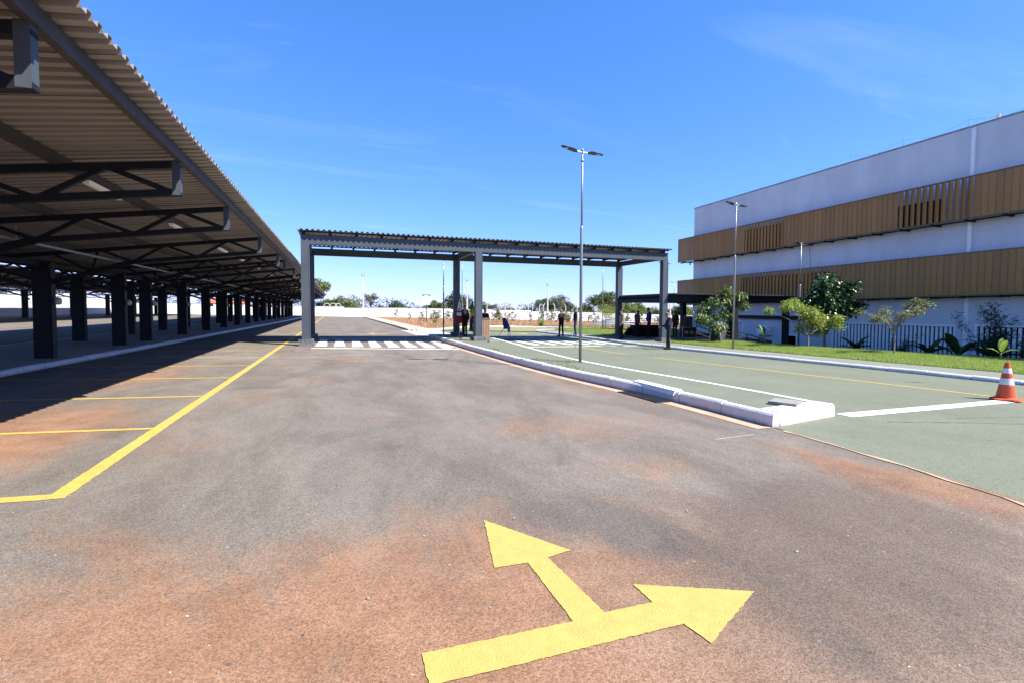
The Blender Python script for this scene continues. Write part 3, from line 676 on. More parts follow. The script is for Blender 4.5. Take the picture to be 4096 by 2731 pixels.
def carport(label, xc, rows, frames, y0, y1, half, ztop, slope, x_tr, zk, lights=True, tray=None, lampz=1.75, simple=False):
    base = (xc, (y0+y1)/2, gz(xc, 30)); cp = thing('carport', label, 'carport', base, group='carports')
    B = Vector(base)
    W = lambda p: Vector(p)-B
    rel = lambda dx_: ztop - slope*(half-abs(dx_))      # underside of roof at dx from centre
    # roof sheets
    for s in (1, -1):
        me = sheet_mesh(half, slope) if s == 1 else sheet_mesh(half, slope)
        if s == -1:
            me = me.copy(); 
            for v in me.vertices: v.co.x = -v.co.x
            me.flip_normals()
        y = y0
        while y < y1-.1:
            link('roof_sheet', me, cp, W((xc, y, ztop-slope*half+.02+random.uniform(-.003, .003)))); y += 5*PITCH_R
    # purlins
    pl = MB().box(-.04, .04, 0, y1-y0, -.15, -.004).mesh('purlin', M_PURLIN)
    for s in (1, -1):
        for dx_ in (half-.30, half-1.75, half-3.35, half-4.9, half-6.2):
            if dx_ < .2: continue
            link('purlin', pl, cp, W((xc+s*dx_, y0, rel(dx_)+.015)))
    # columns
    cm = MB()
    zt = zk+.55
    cm.box(-.205, .205, -.115, .115, 0, zt); cm.box(-.18, .18, -.145, -.117, 0.002, zt-.002); cm.box(-.18, .18, .117, .145, 0.002, zt-.002)
    cmesh = cm.mesh('column', M_STEEL)
    tm = {}
    x_in = min(rows, key=lambda r_: -r_)-.0
    hw = max(rows)-xc
    for s in (1, -1):
        ze = rel(x_tr)-.17
        top = lambda d_: ze-slope*(x_tr-d_); bot = lambda d_: top(d_)-.40
        dk = hw+2.0
        tc_ = MB().bar((s*0.05, 0, top(.05)), (s*x_tr, 0, top(x_tr)), .10, .10).mesh('top_chord', M_STEEL)
        bc_ = MB().bar((s*dk, 0, bot(dk)), (s*x_tr, 0, bot(x_tr)), .10, .10).mesh('bottom_chord', M_STEEL)
        kn_ = MB().bar((s*(hw+.15), 0, zk), (s*dk, 0, bot(dk)), .10, .13).mesh('knee_brace', M_STEEL)
        ep_ = MB().bar((s*(x_tr-.051), 0, bot(x_tr)-.05), (s*(x_tr-.051), 0, top(x_tr)+.05), .102, .104).mesh('end_post', M_STEEL_G)
        L_ = [tc_, bc_, kn_, ep_]; D_ = []
        n = 4; xs_ = [dk+(x_tr-.1-dk)*i/n for i in range(n+1)]
        for i in range(n):
            a, b_ = (bot(xs_[i]), top(xs_[i+1])) if i % 2 == 0 else (top(xs_[i]), bot(xs_[i+1]))
            D_.append(MB().bar((s*xs_[i], .002, a), (s*xs_[i+1], .002, b_), .07, .07).mesh('diagonal', M_STEEL))
        m1 = hw+.15+(dk-hw-.15)*.5; zm_ = zk+(bot(dk)-zk)*.5
        D_.append(MB().bar((s*m1, .002, zm_), (s*(hw+.2), .002, top(hw+.2)), .06, .06).mesh('diagonal', M_STEEL))
        D_.append(MB().bar((s*m1, .003, zm_), (s*(m1+.15), .003, top(m1+.15)), .06, .06).mesh('diagonal', M_STEEL))
        D_.append(MB().bar((s*dk, .003, bot(dk)), (s*(m1+.2), .003, top(m1+.2)), .06, .06).mesh('diagonal', M_STEEL))
        tm[s] = (L_, D_)
    br = MB().bar((-hw, 0, zk+.05), (hw, 0, zk+.42), .06, .06).mesh('cross_brace', M_STEEL) if hw > .3 else None
    lj = MB().lathe([(.03, 0), (.075, .02), (.08, .14), (.05, .19), (.02, .2)], (.30, 0, -.1), 12).bar((.2, 0, .06), (.30, 0, .10), .03, .03).mesh('wall_lamp', M_LAMPJ)
    bp_ = MB().cbox((0, 0, .03), (1.1, .9, .06)).cbox((0, 0, .09), (.6, .5, .06)).mesh('base_plate', M_BASE)
    for y in frames:
        for rx in rows:
            zg = gz(rx, y)+(.118 if not simple else .01)
            c_ = link('column', cmesh, cp, W((rx, y, zg))); c_.scale = (1, 1, (zt-zg)/zt)
            if simple: link('base_plate', bp_, cp, W((rx, y, zg-.005)))
            if rx == max(rows): link('wall_lamp', lj, cp, W((rx, y, lampz)))
        for s in (1, -1):
            L_, D_ = tm[s]
            tr = link('truss', L_[0], cp, W((xc, y, 0)))
            for q in L_[1:]: link(q.name.split('.')[0], q, tr)
            for q in D_: link('diagonal', q, tr)
        if br: link('cross_brace', br, cp, W((xc, y, 0)))
    # longitudinal ties between columns
    for rx in rows:
        tm_ = MB().box(-.04, .04, 0, frames[-1]-frames[0], -.05, .05).mesh('tie_beam', M_STEEL); link('tie_beam', tm_, cp, W((rx, frames[0], zt-.08)))
    # batten lights under the second purlin
    if lights:
        ch = MB().add([(-.055,-.62,0),(.055,-.62,0),(.055,.62,0),(-.055,.62,0),(-.035,-.6,-.06),(.035,-.6,-.06),(.035,.6,-.06),(-.035,.6,-.06)], [(0,1,2,3),(7,6,5,4),(0,4,5,1),(1,5,6,2),(2,6,7,3),(3,7,4,0)]).mesh('batten_light', M_FIX)
        for a, b_ in zip(frames, frames[1:]):
            link('batten_light', ch, cp, W((xc+half-1.75, (a+b_)/2-.3, rel(half-1.75)-.137)))
    if tray:
        tx, tz = tray
        mb_ = MB().bar((tx, y0, tz), (tx, y1, tz), .006, .045).bar((tx+.06, y0, tz), (tx+.06, y1, tz), .006, .045).bar((tx+.03, y0, tz-.021), (tx+.03, y1, tz-.021), .06, .005)
        o = mb_.build('cable_tray', M_GALV, cp, world=True)
        cl = MB().bar((0, 0, -.05), (0, 0, .28), .025, .02).bar((-.02, 0, -.045), (.13, 0, -.045), .03, .012).mesh('tray_hanger', M_GALV)
        for y in frames: link('tray_hanger', cl, cp, W((tx-.02, y+.12, tz)))
    return cp
frames1 = [0.9, 4.8, 8.5, 11.9, 16.6, 21.4, 24.0]+[29.0+4.8*i for i in range(14)]
carport('long dark steel carport with zinc roof along the median beside the road', -8.53, (-7.42, -9.64), frames1, -3.0, 96.0, 6.68, 3.90, .130, 6.38, 2.25, tray=(-5.75, 2.86))
frames2 = [32+8.7*i for i in range(8)]
carport('second steel carport standing in front of the far white boundary wall', -27.4, (-27.4,), frames2, 26, 97, 6.4, 4.35, .13, 6.1, 2.6, lights=False, lampz=2.3, simple=True)

# ------------------------------------------------------------------ gantry canopy over the crossings
GF, GB = 22.3, 26.8
GX = (-1.25, 6.28, 16.75)
gan = thing('gantry_canopy', 'tall grey steel canopy on six posts spanning both crossings', 'canopy', (6.3, 24.5, -.08))
def gw(mb, name, m_=None): return mb.build(name, m_ or M_STEEL_G, gan, world=True)
for i, x in enumerate(GX):
    for y in (GF, GB):
        zb = gz(x, y)+(.0, .195, .125)[i]
        gw(MB().box(x-.29, x+.29, y-.29, y+.29, zb-.05, zb+(.20 if i else .27)), 'post_base', M_BASE)
        o = gw(MB().box(x-.165, x+.165, y-.14, y+.14, zb+.15, 4.26).box(x-.165, x-.150, y-.152, y-.141, zb+.3, 4.2).box(x+.150, x+.165, y-.152, y-.141, zb+.3, 4.2), 'post', M_STEEL_G)
for y, z0, z1 in ((GF, 4.262, 4.66), (GB, 4.262, 4.60)):
    gw(MB().box(GX[0]-.17, GX[2]+.17, y-.10, y+.10, z0, z1).box(GX[0]-.17, GX[2]+.17, y-.125, y+.125, z0-.001, z0+.018).box(GX[0]-.17, GX[2]+.17, y-.125, y+.125, z1-.018, z1+.001), 'beam', M_STEEL_G)
for x in GX:
    gw(MB().box(x-.09, x+.09, GF+.13, GB-.13, 4.30, 4.58), 'cross_beam', M_STEEL_G)
rz_ = lambda y: 4.815-.012*(y-GF)
k = 0
x = GX[0]-.05
while x <= GX[2]+.1:
    gw(MB().bar((x, GF-.12, rz_(GF-.12)-.10), (x, GB+.12, rz_(GB+.12)-.10), .06, .09), 'rafter', M_STEEL)
    gw(MB().box(x-.05, x+.05, GF-.05, GF+.05, 4.662, 4.76), 'cleat', M_STEEL)
    gw(MB().box(x-.05, x+.05, GB-.05, GB+.05, 4.602, 4.72), 'cleat', M_STEEL); x += 1.058
for y in (GF-.10, GF+1.4, GF+3.0, GB+.10):
    gw(MB().bar((GX[0]-.2, y, rz_(y)-.03), (GX[2]+.2, y, rz_(y)-.03), .06, .05), 'purlin', M_STEEL)
me = sheet_mesh(GB-GF+.66, -.012, ribs=5, pitch=.218, h=.055, along='y')
x = GX[0]-.28
while x < GX[2]-.5:
    link('roof_sheet', me, gan, Vector((x, GF-.33, rz_(GF-.33)))-Vector(gan.location)); x += 1.09

# lower covered walkway from the gantry to the building
wkw = thing('covered_walkway', 'low dark covered walkway running from the gantry to the building', 'walkway', (21, 24.5, -.2))
def ww_(mb, name, m_=None): return mb.build(name, m_ or M_STEEL, wkw, world=True)
for y in (22.30, 26.9):
    ww_(MB().box(16.93, 25.95, y-.09, y+.09, 2.03, 2.40), 'beam', M_STEEL)
for x in (16.95, 21.6, 25.8):
    ww_(MB().box(x-.08, x+.08, 22.40, 26.80, 2.05, 2.36), 'cross_beam', M_STEEL)
for x in (21.75, 25.7):
    for y in (22.36, 26.85):
        ww_(MB().box(x-.14, x+.14, y-.14, y+.14, gz(x, y)-.6, 2.03), 'post', M_STEEL)
for y in (22.0, 23.4, 25.0, 26.9):
    ww_(MB().box(16.95, 25.95, y-.03, y+.03, 2.401, 2.445), 'purlin', M_STEEL)
me = sheet_mesh(5.5, .0, ribs=5, pitch=.225, h=.05, along='y')
x = 16.95
while x < 25:
    link('roof_sheet', me, wkw, Vector((x, 21.86, 2.447))-Vector(wkw.location)); x += 1.125
# gutter board slung under the gantry end
ww_(MB().box(16.62, 16.90, GF+.20, GB-.20, 2.0, 2.22), 'beam', M_STEEL)
ww_(MB().box(16.62, 16.90, GF+.20, GB-.20, 2.32, 2.44), 'beam', M_STEEL)

# ------------------------------------------------------------------ the building
M_PLASTER = mat('white_plaster', (0.73, 0.71, 0.73), .9, var=.10, scale=.8, bump=.08, bscale=50, stretch=(1, 1, .35))
M_BLUEW = mat('louvre_white', (0.98, 0.98, 0.98), .6, var=.06, scale=5)
M_FLASH = mat('roof_flashing', (0.30, 0.31, 0.33), .5, .4, var=.3, scale=6)
M_GLASSD = mat('dark_window', (0.02, 0.022, 0.026), .15, var=.2, spec=.6)
def perforated(name, c, open_):
    m, N, L, b = nodes_of(name)
    tcn = N.new('ShaderNodeTexCoord'); out = N['Material Output']
    n = N.new('ShaderNodeTexNoise'); n.inputs['Scale'].default_value = .9; L.new(tcn.outputs['Object'], n.inputs['Vector'])
    oi = N.new('ShaderNodeObjectInfo')
    ad = N.new('ShaderNodeMath'); ad.operation = 'ADD'; L.new(n.outputs['Fac'], ad.inputs[0]); ml = N.new('ShaderNodeMath'); ml.operation = 'MULTIPLY'; ml.inputs[1].default_value = .5; L.new(oi.outputs['Random'], ml.inputs[0]); L.new(ml.outputs[0], ad.inputs[1])
    rr = N.new('ShaderNodeMapRange'); rr.inputs['From Min'].default_value = .35; rr.inputs['From Max'].default_value = 1.1; L.new(ad.outputs[0], rr.inputs['Value'])
    q = N.new('ShaderNodeMix'); q.data_type = 'RGBA'; q.inputs['A'].default_value = tuple(v*.84 for v in c)+(1,); q.inputs['B'].default_value = tuple(min(1, v*1.16) for v in c)+(1,); L.new(rr.outputs[0], q.inputs['Factor'])
    L.new(q.outputs['Result'], b.inputs['Base Color']); b.inputs['Roughness'].default_value = .5; b.inputs['Specular IOR Level'].default_value = .4
    sx = N.new('ShaderNodeSeparateXYZ'); L.new(tcn.outputs['Object'], sx.inputs[0])
    def sn(o_):
        a = N.new('ShaderNodeMath'); a.operation = 'MULTIPLY'; a.inputs[1].default_value = 300; L.new(o_, a.inputs[0])
        s_ = N.new('ShaderNodeMath'); s_.operation = 'SINE'; L.new(a.outputs[0], s_.inputs[0]); return s_.outputs[0]
    p = N.new('ShaderNodeMath'); p.operation = 'MULTIPLY'; L.new(sn(sx.outputs['Y']), p.inputs[0]); L.new(sn(sx.outputs['Z']), p.inputs[1])
    gt = N.new('ShaderNodeMath'); gt.operation = 'GREATER_THAN'; gt.inputs[1].default_value = open_; L.new(p.outputs[0], gt.inputs[0])
    tr = N.new('ShaderNodeBsdfTransparent'); ms = N.new('ShaderNodeMixShader'); L.new(gt.outputs[0], ms.inputs[0]); L.new(b.outputs[0], ms.inputs[1]); L.new(tr.outputs[0], ms.inputs[2]); L.new(ms.outputs[0], out.inputs['Surface'])
    return m
M_BRONZE = perforated('bronze_perforated', (0.42, 0.195, 0.052), .42)
M_BRONZE_S = mat('bronze_frame', (0.21, 0.125, 0.065), .5, var=.1)
FX = 26.0; BX = 25.3
BY0, BY1 = 2.0, 31.0
rise = lambda y: (31-y)*.0118
bld = thing('building', 'white three-storey building with bronze perforated screen bands', 'building', (33, 17, -.8))
BLD0 = Vector((33, 17, -.8))
def bw(mb, name, m_, smooth=False, parent=None):
    o = mb.build(name, m_, parent or bld, world=False)
    o.location = -BLD0 if parent is None else (0, 0, 0); return o
# facade with real openings
LOUV = [(19.56, 13.86, -1.4, .95), (13.08, 8.6, -1.4, 1.0), (27.54, 25.96, -1.4, .84), (8.0, 3.4, -1.4, 1.02)]
DOOR = (22.80, 21.85, -2.2, .06)
WINS = [(15.95, 13.0, 5.75, 6.95)]
def facade():
    ops = [(b, a, c_, d_) for a, b, c_, d_ in LOUV] + [(DOOR[1], DOOR[0], DOOR[2], DOOR[3])] + [(14.05, 13.75, 6.1, 6.75), (15.25, 15.0, 6.0, 6.6)]
    ysx = sorted(set([BY0, BY1]+[o[0] for o in ops]+[o[1] for o in ops])); zsx = sorted(set([-2.4]+[o[2] for o in ops]+[o[3] for o in ops]+[2.0, 5.0, 8.0]))
    mb = MB()
    for y0, y1 in zip(ysx, ysx[1:]):
        for i, z0 in enumerate(zsx):
            z1 = zsx[i+1] if i+1 < len(zsx) else None
            cy, cz = (y0+y1)/2, (z0+(z1 if z1 is not None else 9.3))/2
            if any(o[0] < cy < o[1] and o[2] < cz < o[3] for o in ops): continue
            t0, t1 = (z1, z1) if z1 is not None else (9.35+rise(y0), 9.35+rise(y1))
            mb.add([(FX, y0, z0), (FX, y1, z0), (FX, y1, t1), (FX, y0, t0)], [(0, 3, 2, 1)])
    for o in ops:   # reveals
        y0, y1, z0, z1 = o; d = .22
        mb.add([(FX, y0, z0), (FX, y0, z1), (FX+d, y0, z1), (FX+d, y0, z0)], [(0, 1, 2, 3)]); mb.add([(FX, y1, z0), (FX, y1, z1), (FX+d, y1, z1), (FX+d, y1, z0)], [(3, 2, 1, 0)])
        mb.add([(FX, y0, z1), (FX, y1, z1), (FX+d, y1, z1), (FX+d, y0, z1)], [(0, 1, 2, 3)]); mb.add([(FX, y0, z0), (FX, y1, z0), (FX+d, y1, z0), (FX+d, y0, z0)], [(3, 2, 1, 0)])
    # other sides and roof
    X2 = 46
    mb.add([(FX, BY1, -2.4), (X2, BY1, -2.4), (X2, BY1, 9.35), (FX, BY1, 9.35)], [(0, 1, 2, 3)][::-1])
    mb.add([(FX, BY0, -2.4), (X2, BY0, -2.4), (X2, BY0, 9.35+rise(BY0)), (FX, BY0, 9.35+rise(BY0))], [(0, 1, 2, 3)])
    mb.add([(X2, BY0, -2.4), (X2, BY1, -2.4), (X2, BY1, 9.35), (X2, BY0, 9.35+rise(BY0))], [(0, 1, 2, 3)])
    mb.add([(FX, BY0, 9.34+rise(BY0)), (FX, BY1, 9.34), (X2, BY1, 9.34), (X2, BY0, 9.34+rise(BY0))], [(0, 3, 2, 1)])
    return mb
wl = bw(facade(), 'wall', M_PLASTER)
# interior dark behind the openings
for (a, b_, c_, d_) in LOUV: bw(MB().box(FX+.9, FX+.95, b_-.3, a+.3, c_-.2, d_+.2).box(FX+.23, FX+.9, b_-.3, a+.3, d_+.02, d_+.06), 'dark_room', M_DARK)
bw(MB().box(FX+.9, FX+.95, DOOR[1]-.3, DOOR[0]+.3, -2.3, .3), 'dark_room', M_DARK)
bw(MB().box(FX+.30, FX+.34, 13.6, 14.2, 5.95, 6.9).box(FX+.30, FX+.34, 14.85, 15.4, 5.9, 6.7), 'window_pane', M_GLASSD)
bw(MB().box(FX-.03, FX-.004, 22.6, 26.4, 5.5, 7.0), 'dark_backing', M_GLASSD); bw(MB().box(FX-.03, FX-.004, 14.5, 16.5, 5.6, 6.7), 'dark_backing', M_GLASSD); bw(MB().box(FX-.03, FX-.004, 19.4, 26.3, 2.2, 3.8), 'dark_backing', M_GLASSD)  # dark glassy sheets added on the wall so the screen gaps read dark
bw(MB().bar((FX+.05, BY0, 9.40+rise(BY0)), (FX+.05, BY1+.04, 9.40), .16, .06), 'coping', M_FLASH)
# louvre fins
fin = MB().box(-.03, .03, -.050, .050, 0, 1).mesh('louvre_fin', M_BLUEW)
for (a, b_, c_, d_) in LOUV:
    n = round((a-b_)/.18)
    fr = bw(MB().box(FX-.03, FX+.12, b_-.04, a+.04, d_-.05, d_+.03).box(FX-.03, FX+.12, b_-.04, b_+.03, c_, d_-.051).box(FX-.03, FX+.12, a-.03, a+.04, c_, d_-.051), 'louvre_frame', M_BLUEW)
    for i in range(1, n):
        o = link('louvre_fin', fin, bld, Vector((FX+.06, b_+(a-b_)*i/n, c_))-BLD0, (0, 0, R(0))); o.scale = (1, 1, d_-.052-c_)
# railings seen inside the long louvre
for (a, b_, c_, d_) in LOUV[:2]: bw(MB().tube([(FX+.6, b_, .55), (FX+.6, a, .55)], .03, 6), 'inner_pipe', M_GALV)
# door frame
bw(MB().box(FX-.02, FX+.1, DOOR[1]-.09, DOOR[1]+.0, -2.2, .14).box(FX-.02, FX+.1, DOOR[0], DOOR[0]+.09, -2.2, .14).box(FX-.02, FX+.1, DOOR[1], DOOR[0], .062, .14), 'door_frame', M_BLUEW)
# down pipe
bw(MB().box(FX-.09, FX-.003, 13.36, 13.5, -1.5, 9.5), 'down_pipe', M_BLUEW); 
for z in (1.0, 3.0, 5.0, 7.0, 8.6): bw(MB().box(FX-.10, FX-.003, 13.34, 13.52, z, z+.03), 'pipe_clip', M_BLUEW)
bw(MB().lathe([(.06, 0), (.06, .28), (.07, .29), (.07, .34)], (FX+.5, 12.9, 9.6), 12), 'vent_stack', mat('terracotta_pale', (0.6, 0.45, 0.38), .8))
bw(MB().bar((FX-.01, 21.0, 3.95), (FX-.01, 21.15, 5.35), .015, .015), 'crack_line', M_FLASH)
# vents
for (y, z) in ((15.64, 7.47), (15.62, 4.16)):
    v = bw(MB().box(FX-.03, FX-.002, y-.18, y+.18, z-.12, z+.12), 'vent', M_BLUEW)
    for k in range(6): bw(MB().bar((FX-.035, y-.15, z-.09+k*.036), (FX-.035, y+.15, z-.09+k*.036), .012, .01), 'vent_slat', M_FLASH)
# screen bands
PW = 0.2454
def pan_mesh(nm, h, w=PW-.012, d=.020):
    mb = MB(); e = .018
    mb.box(-.012, 0, -w/2, w/2, 0, h); mb.box(-d, -.0125, -w/2, -w/2+e, 0, h); mb.box(-d, -.0125, w/2-e, w/2, 0, h)
    return mb.mesh(nm, M_BRONZE)
def fin_mesh(nm, h):
    mb = MB(); mb.box(-.012, .012, -.115, .115, 0, h); mb.box(-.035, -.0125, -.115, -.095, 0, h); mb.box(.0125, .045, .09, .115, 0, h); return mb.mesh(nm, M_BRONZE)
for zb, zt, mode in ((5.36, 7.06, 'upper'), (2.10, 3.84, 'lower')):
    h = zt-zb
    pm = pan_mesh('screen_panel', h); fm = fin_mesh('screen_fin', h)
    n = int((31.9-3.0)/PW)
    for i in range(n):
        y = 31.9-(i+.5)*PW; z = zb+rise(y)
        if mode == 'upper':
            kind = 'fin' if 12.9 < y < 15.95 else ('semi' if 22.4 < y < 25.35 else 'flat')
            if y < 11.4: kind = 'flat'
            if 10.6 < y < 11.35: continue
        else:
            kind = 'semi' if 19.15 < y < 25.4 else 'flat'
        if kind == 'flat': o = link('screen_panel', pm, bld, Vector((BX+random.uniform(-.004, .004), y, z))-BLD0)
        elif kind == 'semi': o = link('screen_panel', fm, bld, Vector((BX, y, z))-BLD0, (0, 0, R(-14+random.uniform(-2, 2))))
        else: o = link('screen_panel', fm, bld, Vector((BX, y, z))-BLD0, (0, 0, R(-27+random.uniform(-3, 3))))
    # rails, end frame and brackets
    for zz_ in (-.035, h+.03):
        bw(MB().bar((BX+.03, 3.0, zb+zz_+rise(3.0)), (BX+.03, 31.93, zb+zz_+rise(31.93)), .12, .05), 'screen_rail', M_BRONZE_S)
    bw(MB().box(BX-.02, BX+.06, 31.90, 31.95, zb-.05, zt+.05), 'screen_post', M_BRONZE_S)
    bw(MB().box(BX+.09, FX+.9, 31.90, 31.93, zt-.02, zt+.04).box(BX+.09, FX+.9, 31.90, 31.93, zb-.05, zb), 'screen_return', M_BRONZE_S)
    for k in range(6):   # lattice in the open end return
        zq = zb+.15+k*(h-.3)/5
        bw(MB().bar((BX+.10, 31.91, zq), (FX+.2, 31.0, zq+.12*(-1)**k), .03, .03), 'end_brace', M_BLUEW)
    y = 31.2
    while y > 3:
        bw(MB().box(BX-.03, FX-.002, y-.04, y+.04, zb-.135+rise(y), zb-.065+rise(y)), 'bracket', M_STEEL)
        bw(MB().box(BX-.07, BX+.10, y-.09, y+.09, zb-.16+rise(y), zb-.136+rise(y)), 'bracket_foot', M_STEEL); y -= 1.28
    bw(MB().bar((BX+.22, 3.0, zb-.10+rise(3.0)), (BX+.22, 31.9, zb-.10+rise(31.9)), .06, .06), 'screen_rail', M_STEEL)
# horizontal canopy beam over the sunken door
bw(MB().box(25.86, 25.997, 21.0, 26.25, 1.03, 1.26), 'canopy_beam', M_STEEL)
# lightning wire on the roof edge
y = 30.6; pts = []
k = 0
while y > 3:
    z = 9.44+rise(y); pts.append((FX+.12, y, z+.02)); pts.append((FX+.12, y-1.25, z+.34)); 
    bw(MB().tube([(FX+.12, y-1.25, z-.02), (FX+.12, y-1.25, z+.40)], .007, 5), 'lightning_rod', M_FLASH)
    y -= 2.6; k += 1
bw(MB().tube(pts, .006, 5), 'lightning_wire', M_FLASH)
cmn = tag(MB().lathe([(.05, .12), (.06, .11), (.06, 0), (.075, -.01), (.075, -.06), (.055, -.11), (.02, -.135)], (0, 0, 0), 14, 0).box(-.02, .25, -.02, .02, .10, .14, 1).build('security_camera', [M_BLUEW, M_STEEL], loc=(29.9, 36.1, 5.73), smooth=False), 'small dome security camera under the end of the upper screen', 'camera')
# the model above is drawn at 1:1.154; set the building to its true size, four metres behind the bank
bld.scale = (1.154, 1.154, 1.154); bld.location = (38.08, 19.62, -1.17)
# air conditioner on the wall
ac = thing('air_conditioner', 'white outdoor air conditioner unit on the wall behind the ramp', 'air conditioner', (29.81, 27.8, -.22))
ac.scale = (1.154, 1.154, 1.154)
MB().box(-.16, .16, -.42, .42, 0, .56).build('casing', M_BLUEW, ac)
MB().tube([(-.163, -.12, .28), (-.175, -.12, .28)], .235, 24).build('fan_grille', M_STEEL, ac)
mb = MB()
for r_ in (.08, .14, .20, .24): 
    mb.tube([(-.185, -.12+r_*math.cos(t*math.pi/12), .28+r_*math.sin(t*math.pi/12)) for t in range(25)], .006, 4)
mb.build('fan_guard', M_BLUEW, ac)
MB().box(-.168, -.161, .24, .38, .40, .50).build('rating_label', mat('label_red', (.3, .08, .06), .6), ac)
MB().tube([(.1, .35, .05), (.12, .5, -.2), (.13, .5, -.9)], .02, 6).build('drain_pipe', M_BLUEW, ac)
MB().box(.0, .16, -.35, -.3, -.06, -.002).box(.0, .16, .3, .35, -.06, -.002).build('bracket', M_STEEL, ac)

# ------------------------------------------------------------------ railings
def railing(name, label, pts, h, rails, r_=.022, post_r=.026):
    """pts: list of (x, y, zfoot)"""
    t = thing(name, label, 'railing', pts[0]); o = Vector(pts[0])
    for p in pts:
        q = Vector(p)-o; MB().tube([q+Vector((0, 0, -.1)), q+Vector((0, 0, h))], post_r, 6).build('rail_post', M_STEEL, t)
    for k in range(rails):
        z = h*(.12+.88*k/(rails-1)); MB().tube([Vector(p)-o+Vector((0, 0, z)) for p in pts], r_, 6).build('rail', M_STEEL, t)
    return t
rp = [(23.38, 39.95), (24.2, 38.9), (24.97, 37.9), (25.7, 36.9), (26.4, 36.0), (26.65, 34.6), (26.85, 33.2), (27.0, 32.0)]
railing('steel_railing', 'dark tube railing at the lawn edge in front of the gravel heap', [(x, y, gz(x, y)+.06) for x, y in rp], 1.12, 6)
rp = [(20.3, 27.6), (21.6, 27.65), (22.9, 27.7), (24.2, 27.75), (25.6, 27.8)]
rs = []
n = 7
for i in range(n):
    t_ = i/(n-1); rs.append((19.6+5.7*t_, 23.05, .12-1.42*t_))
railing('ramp_railing', 'black sloping railing of the stairs going down to the building', rs, .98, 5, .03, .03)

# ------------------------------------------------------------------ boundary walls
M_WALLW = mat('boundary_white', (0.78, 0.77, 0.76), .9, var=.05, scale=.6, bump=.1, bscale=20)
bwall = thing('boundary_wall', 'long white boundary wall stepping down behind the planting bed', 'wall', (20, 106, -.5))
segs = []
x = 4.6; k = 0
while x < 110:
    x1 = x+9.5; zt = [1.72, 1.62, 1.45, 1.32, 1.05, .84, .62, .35, .1, -.12, -.3, -.5][min(k, 11)]
    MB().box(x+.004, x1-.004, 106.0, 106.2, gz(x1, 106)-.4, zt).build('wall_panel', M_WALLW, bwall, world=True)
    MB().box(x+.004, x1-.004, 105.96, 106.24, zt, zt+.05).build('coping', M_FLASH, bwall, world=True)
    if k in (4, 7): MB().box(x1-.35, x1+.35, 105.7, 105.95, gz(x1, 106)-.3, zt-.1).build('pier', M_WALLW, bwall, world=True)
    x = x1; k += 1
bw2 = thing('boundary_wall', 'white boundary wall closing the end of the car park road', 'wall', (-15, 101.5, .3))
for a, b_, zt in ((-36, -26, 2.35), (-26, -14, 2.2), (-14, -6, 2.05), (-6, 1.2, 1.92), (1.2, 4.3, 1.66)):
    MB().box(a+.004, b_-.004, 101.5, 101.7, gz(a, 101)-.9, zt).build('wall_panel', M_WALLW, bw2, world=True)
    MB().box(a+.004, b_-.004, 101.46, 101.74, zt, zt+.05).build('coping', M_FLASH, bw2, world=True)
MB().box(4.304, 4.5, 101.5, 105.9, -.6, 1.64).build('wall_panel', M_WALLW, bw2, world=True)
bw3 = thing('boundary_wall', 'white boundary wall behind the second carport', 'wall', (-35.6, 60, .5))
y = 20
while y < 101:
    MB().box(-35.8, -35.6, y+.004, y+7.9, gz(-35, y)-.5, 3.0).build('wall_panel', M_WALLW, bw3, world=True)
    MB().box(-35.84, -35.56, y+.004, y+7.9, 3.0, 3.05).build('coping', M_FLASH, bw3, world=True); y += 7.9
pts = []
for i in range(900):
    t_ = i/900*80; pts.append((-35.7+.16*math.cos(i*1.1), 21+t_, 3.25+.16*math.sin(i*1.1)))
MB().tube(pts, .012, 3).build('razor_wire', M_GALV, bw3, world=True)
kerb('kerb', [(-34.2, 24), (-34.2, 100)], -1, M_KERB, h=.13, stone=4)

# concrete fence posts with bent tops behind the wall
fpm = MB().bar((0, 0, 0), (0, 0, 2.85), .13, .13).bar((0, 0, 2.83), (.30, 0, 3.18), .11, .11).mesh('fence_post', mat('post_concrete', (0.50, 0.46, 0.40), .9, var=.12))
fpx = [(33.4, 0), (36.6, 0), (39.4, 0), (42.2, 0), (45.0, 0), (47.9, 0), (51.0, 0), (54.0, 0), (57.2, 0), (40.0, 6), (46.3, 6), (49.4, 6)]
for i, (x, dy_) in enumerate(fpx):
    o = tag(link('fence_post', fpm, None, (x, 111+dy_, gz(x, 111)-.4)), 'concrete fence post with bent top showing above the white wall', 'post', 'bent concrete fence posts'); o.scale = (1.5, 1.5, 1.42)
    if i in (6, 7, 8): o.rotation_euler.z = math.pi
M_RING = mat('ring_concrete', (0.5, 0.46, 0.38), .9, var=.1)
for x, r_ in ((-2.15, .62), (-.86, .66), (.13, .60)):
    tag(MB().tube([(r_*math.cos(t*math.pi/16), 0, r_*math.sin(t*math.pi/16)) for t in range(33)], .09, 8).build('concrete_ring', M_RING, loc=(x, 112, 1.95)), 'pale round hoop rising above the white wall at the road end', 'hoop', 'pale hoops behind the wall')

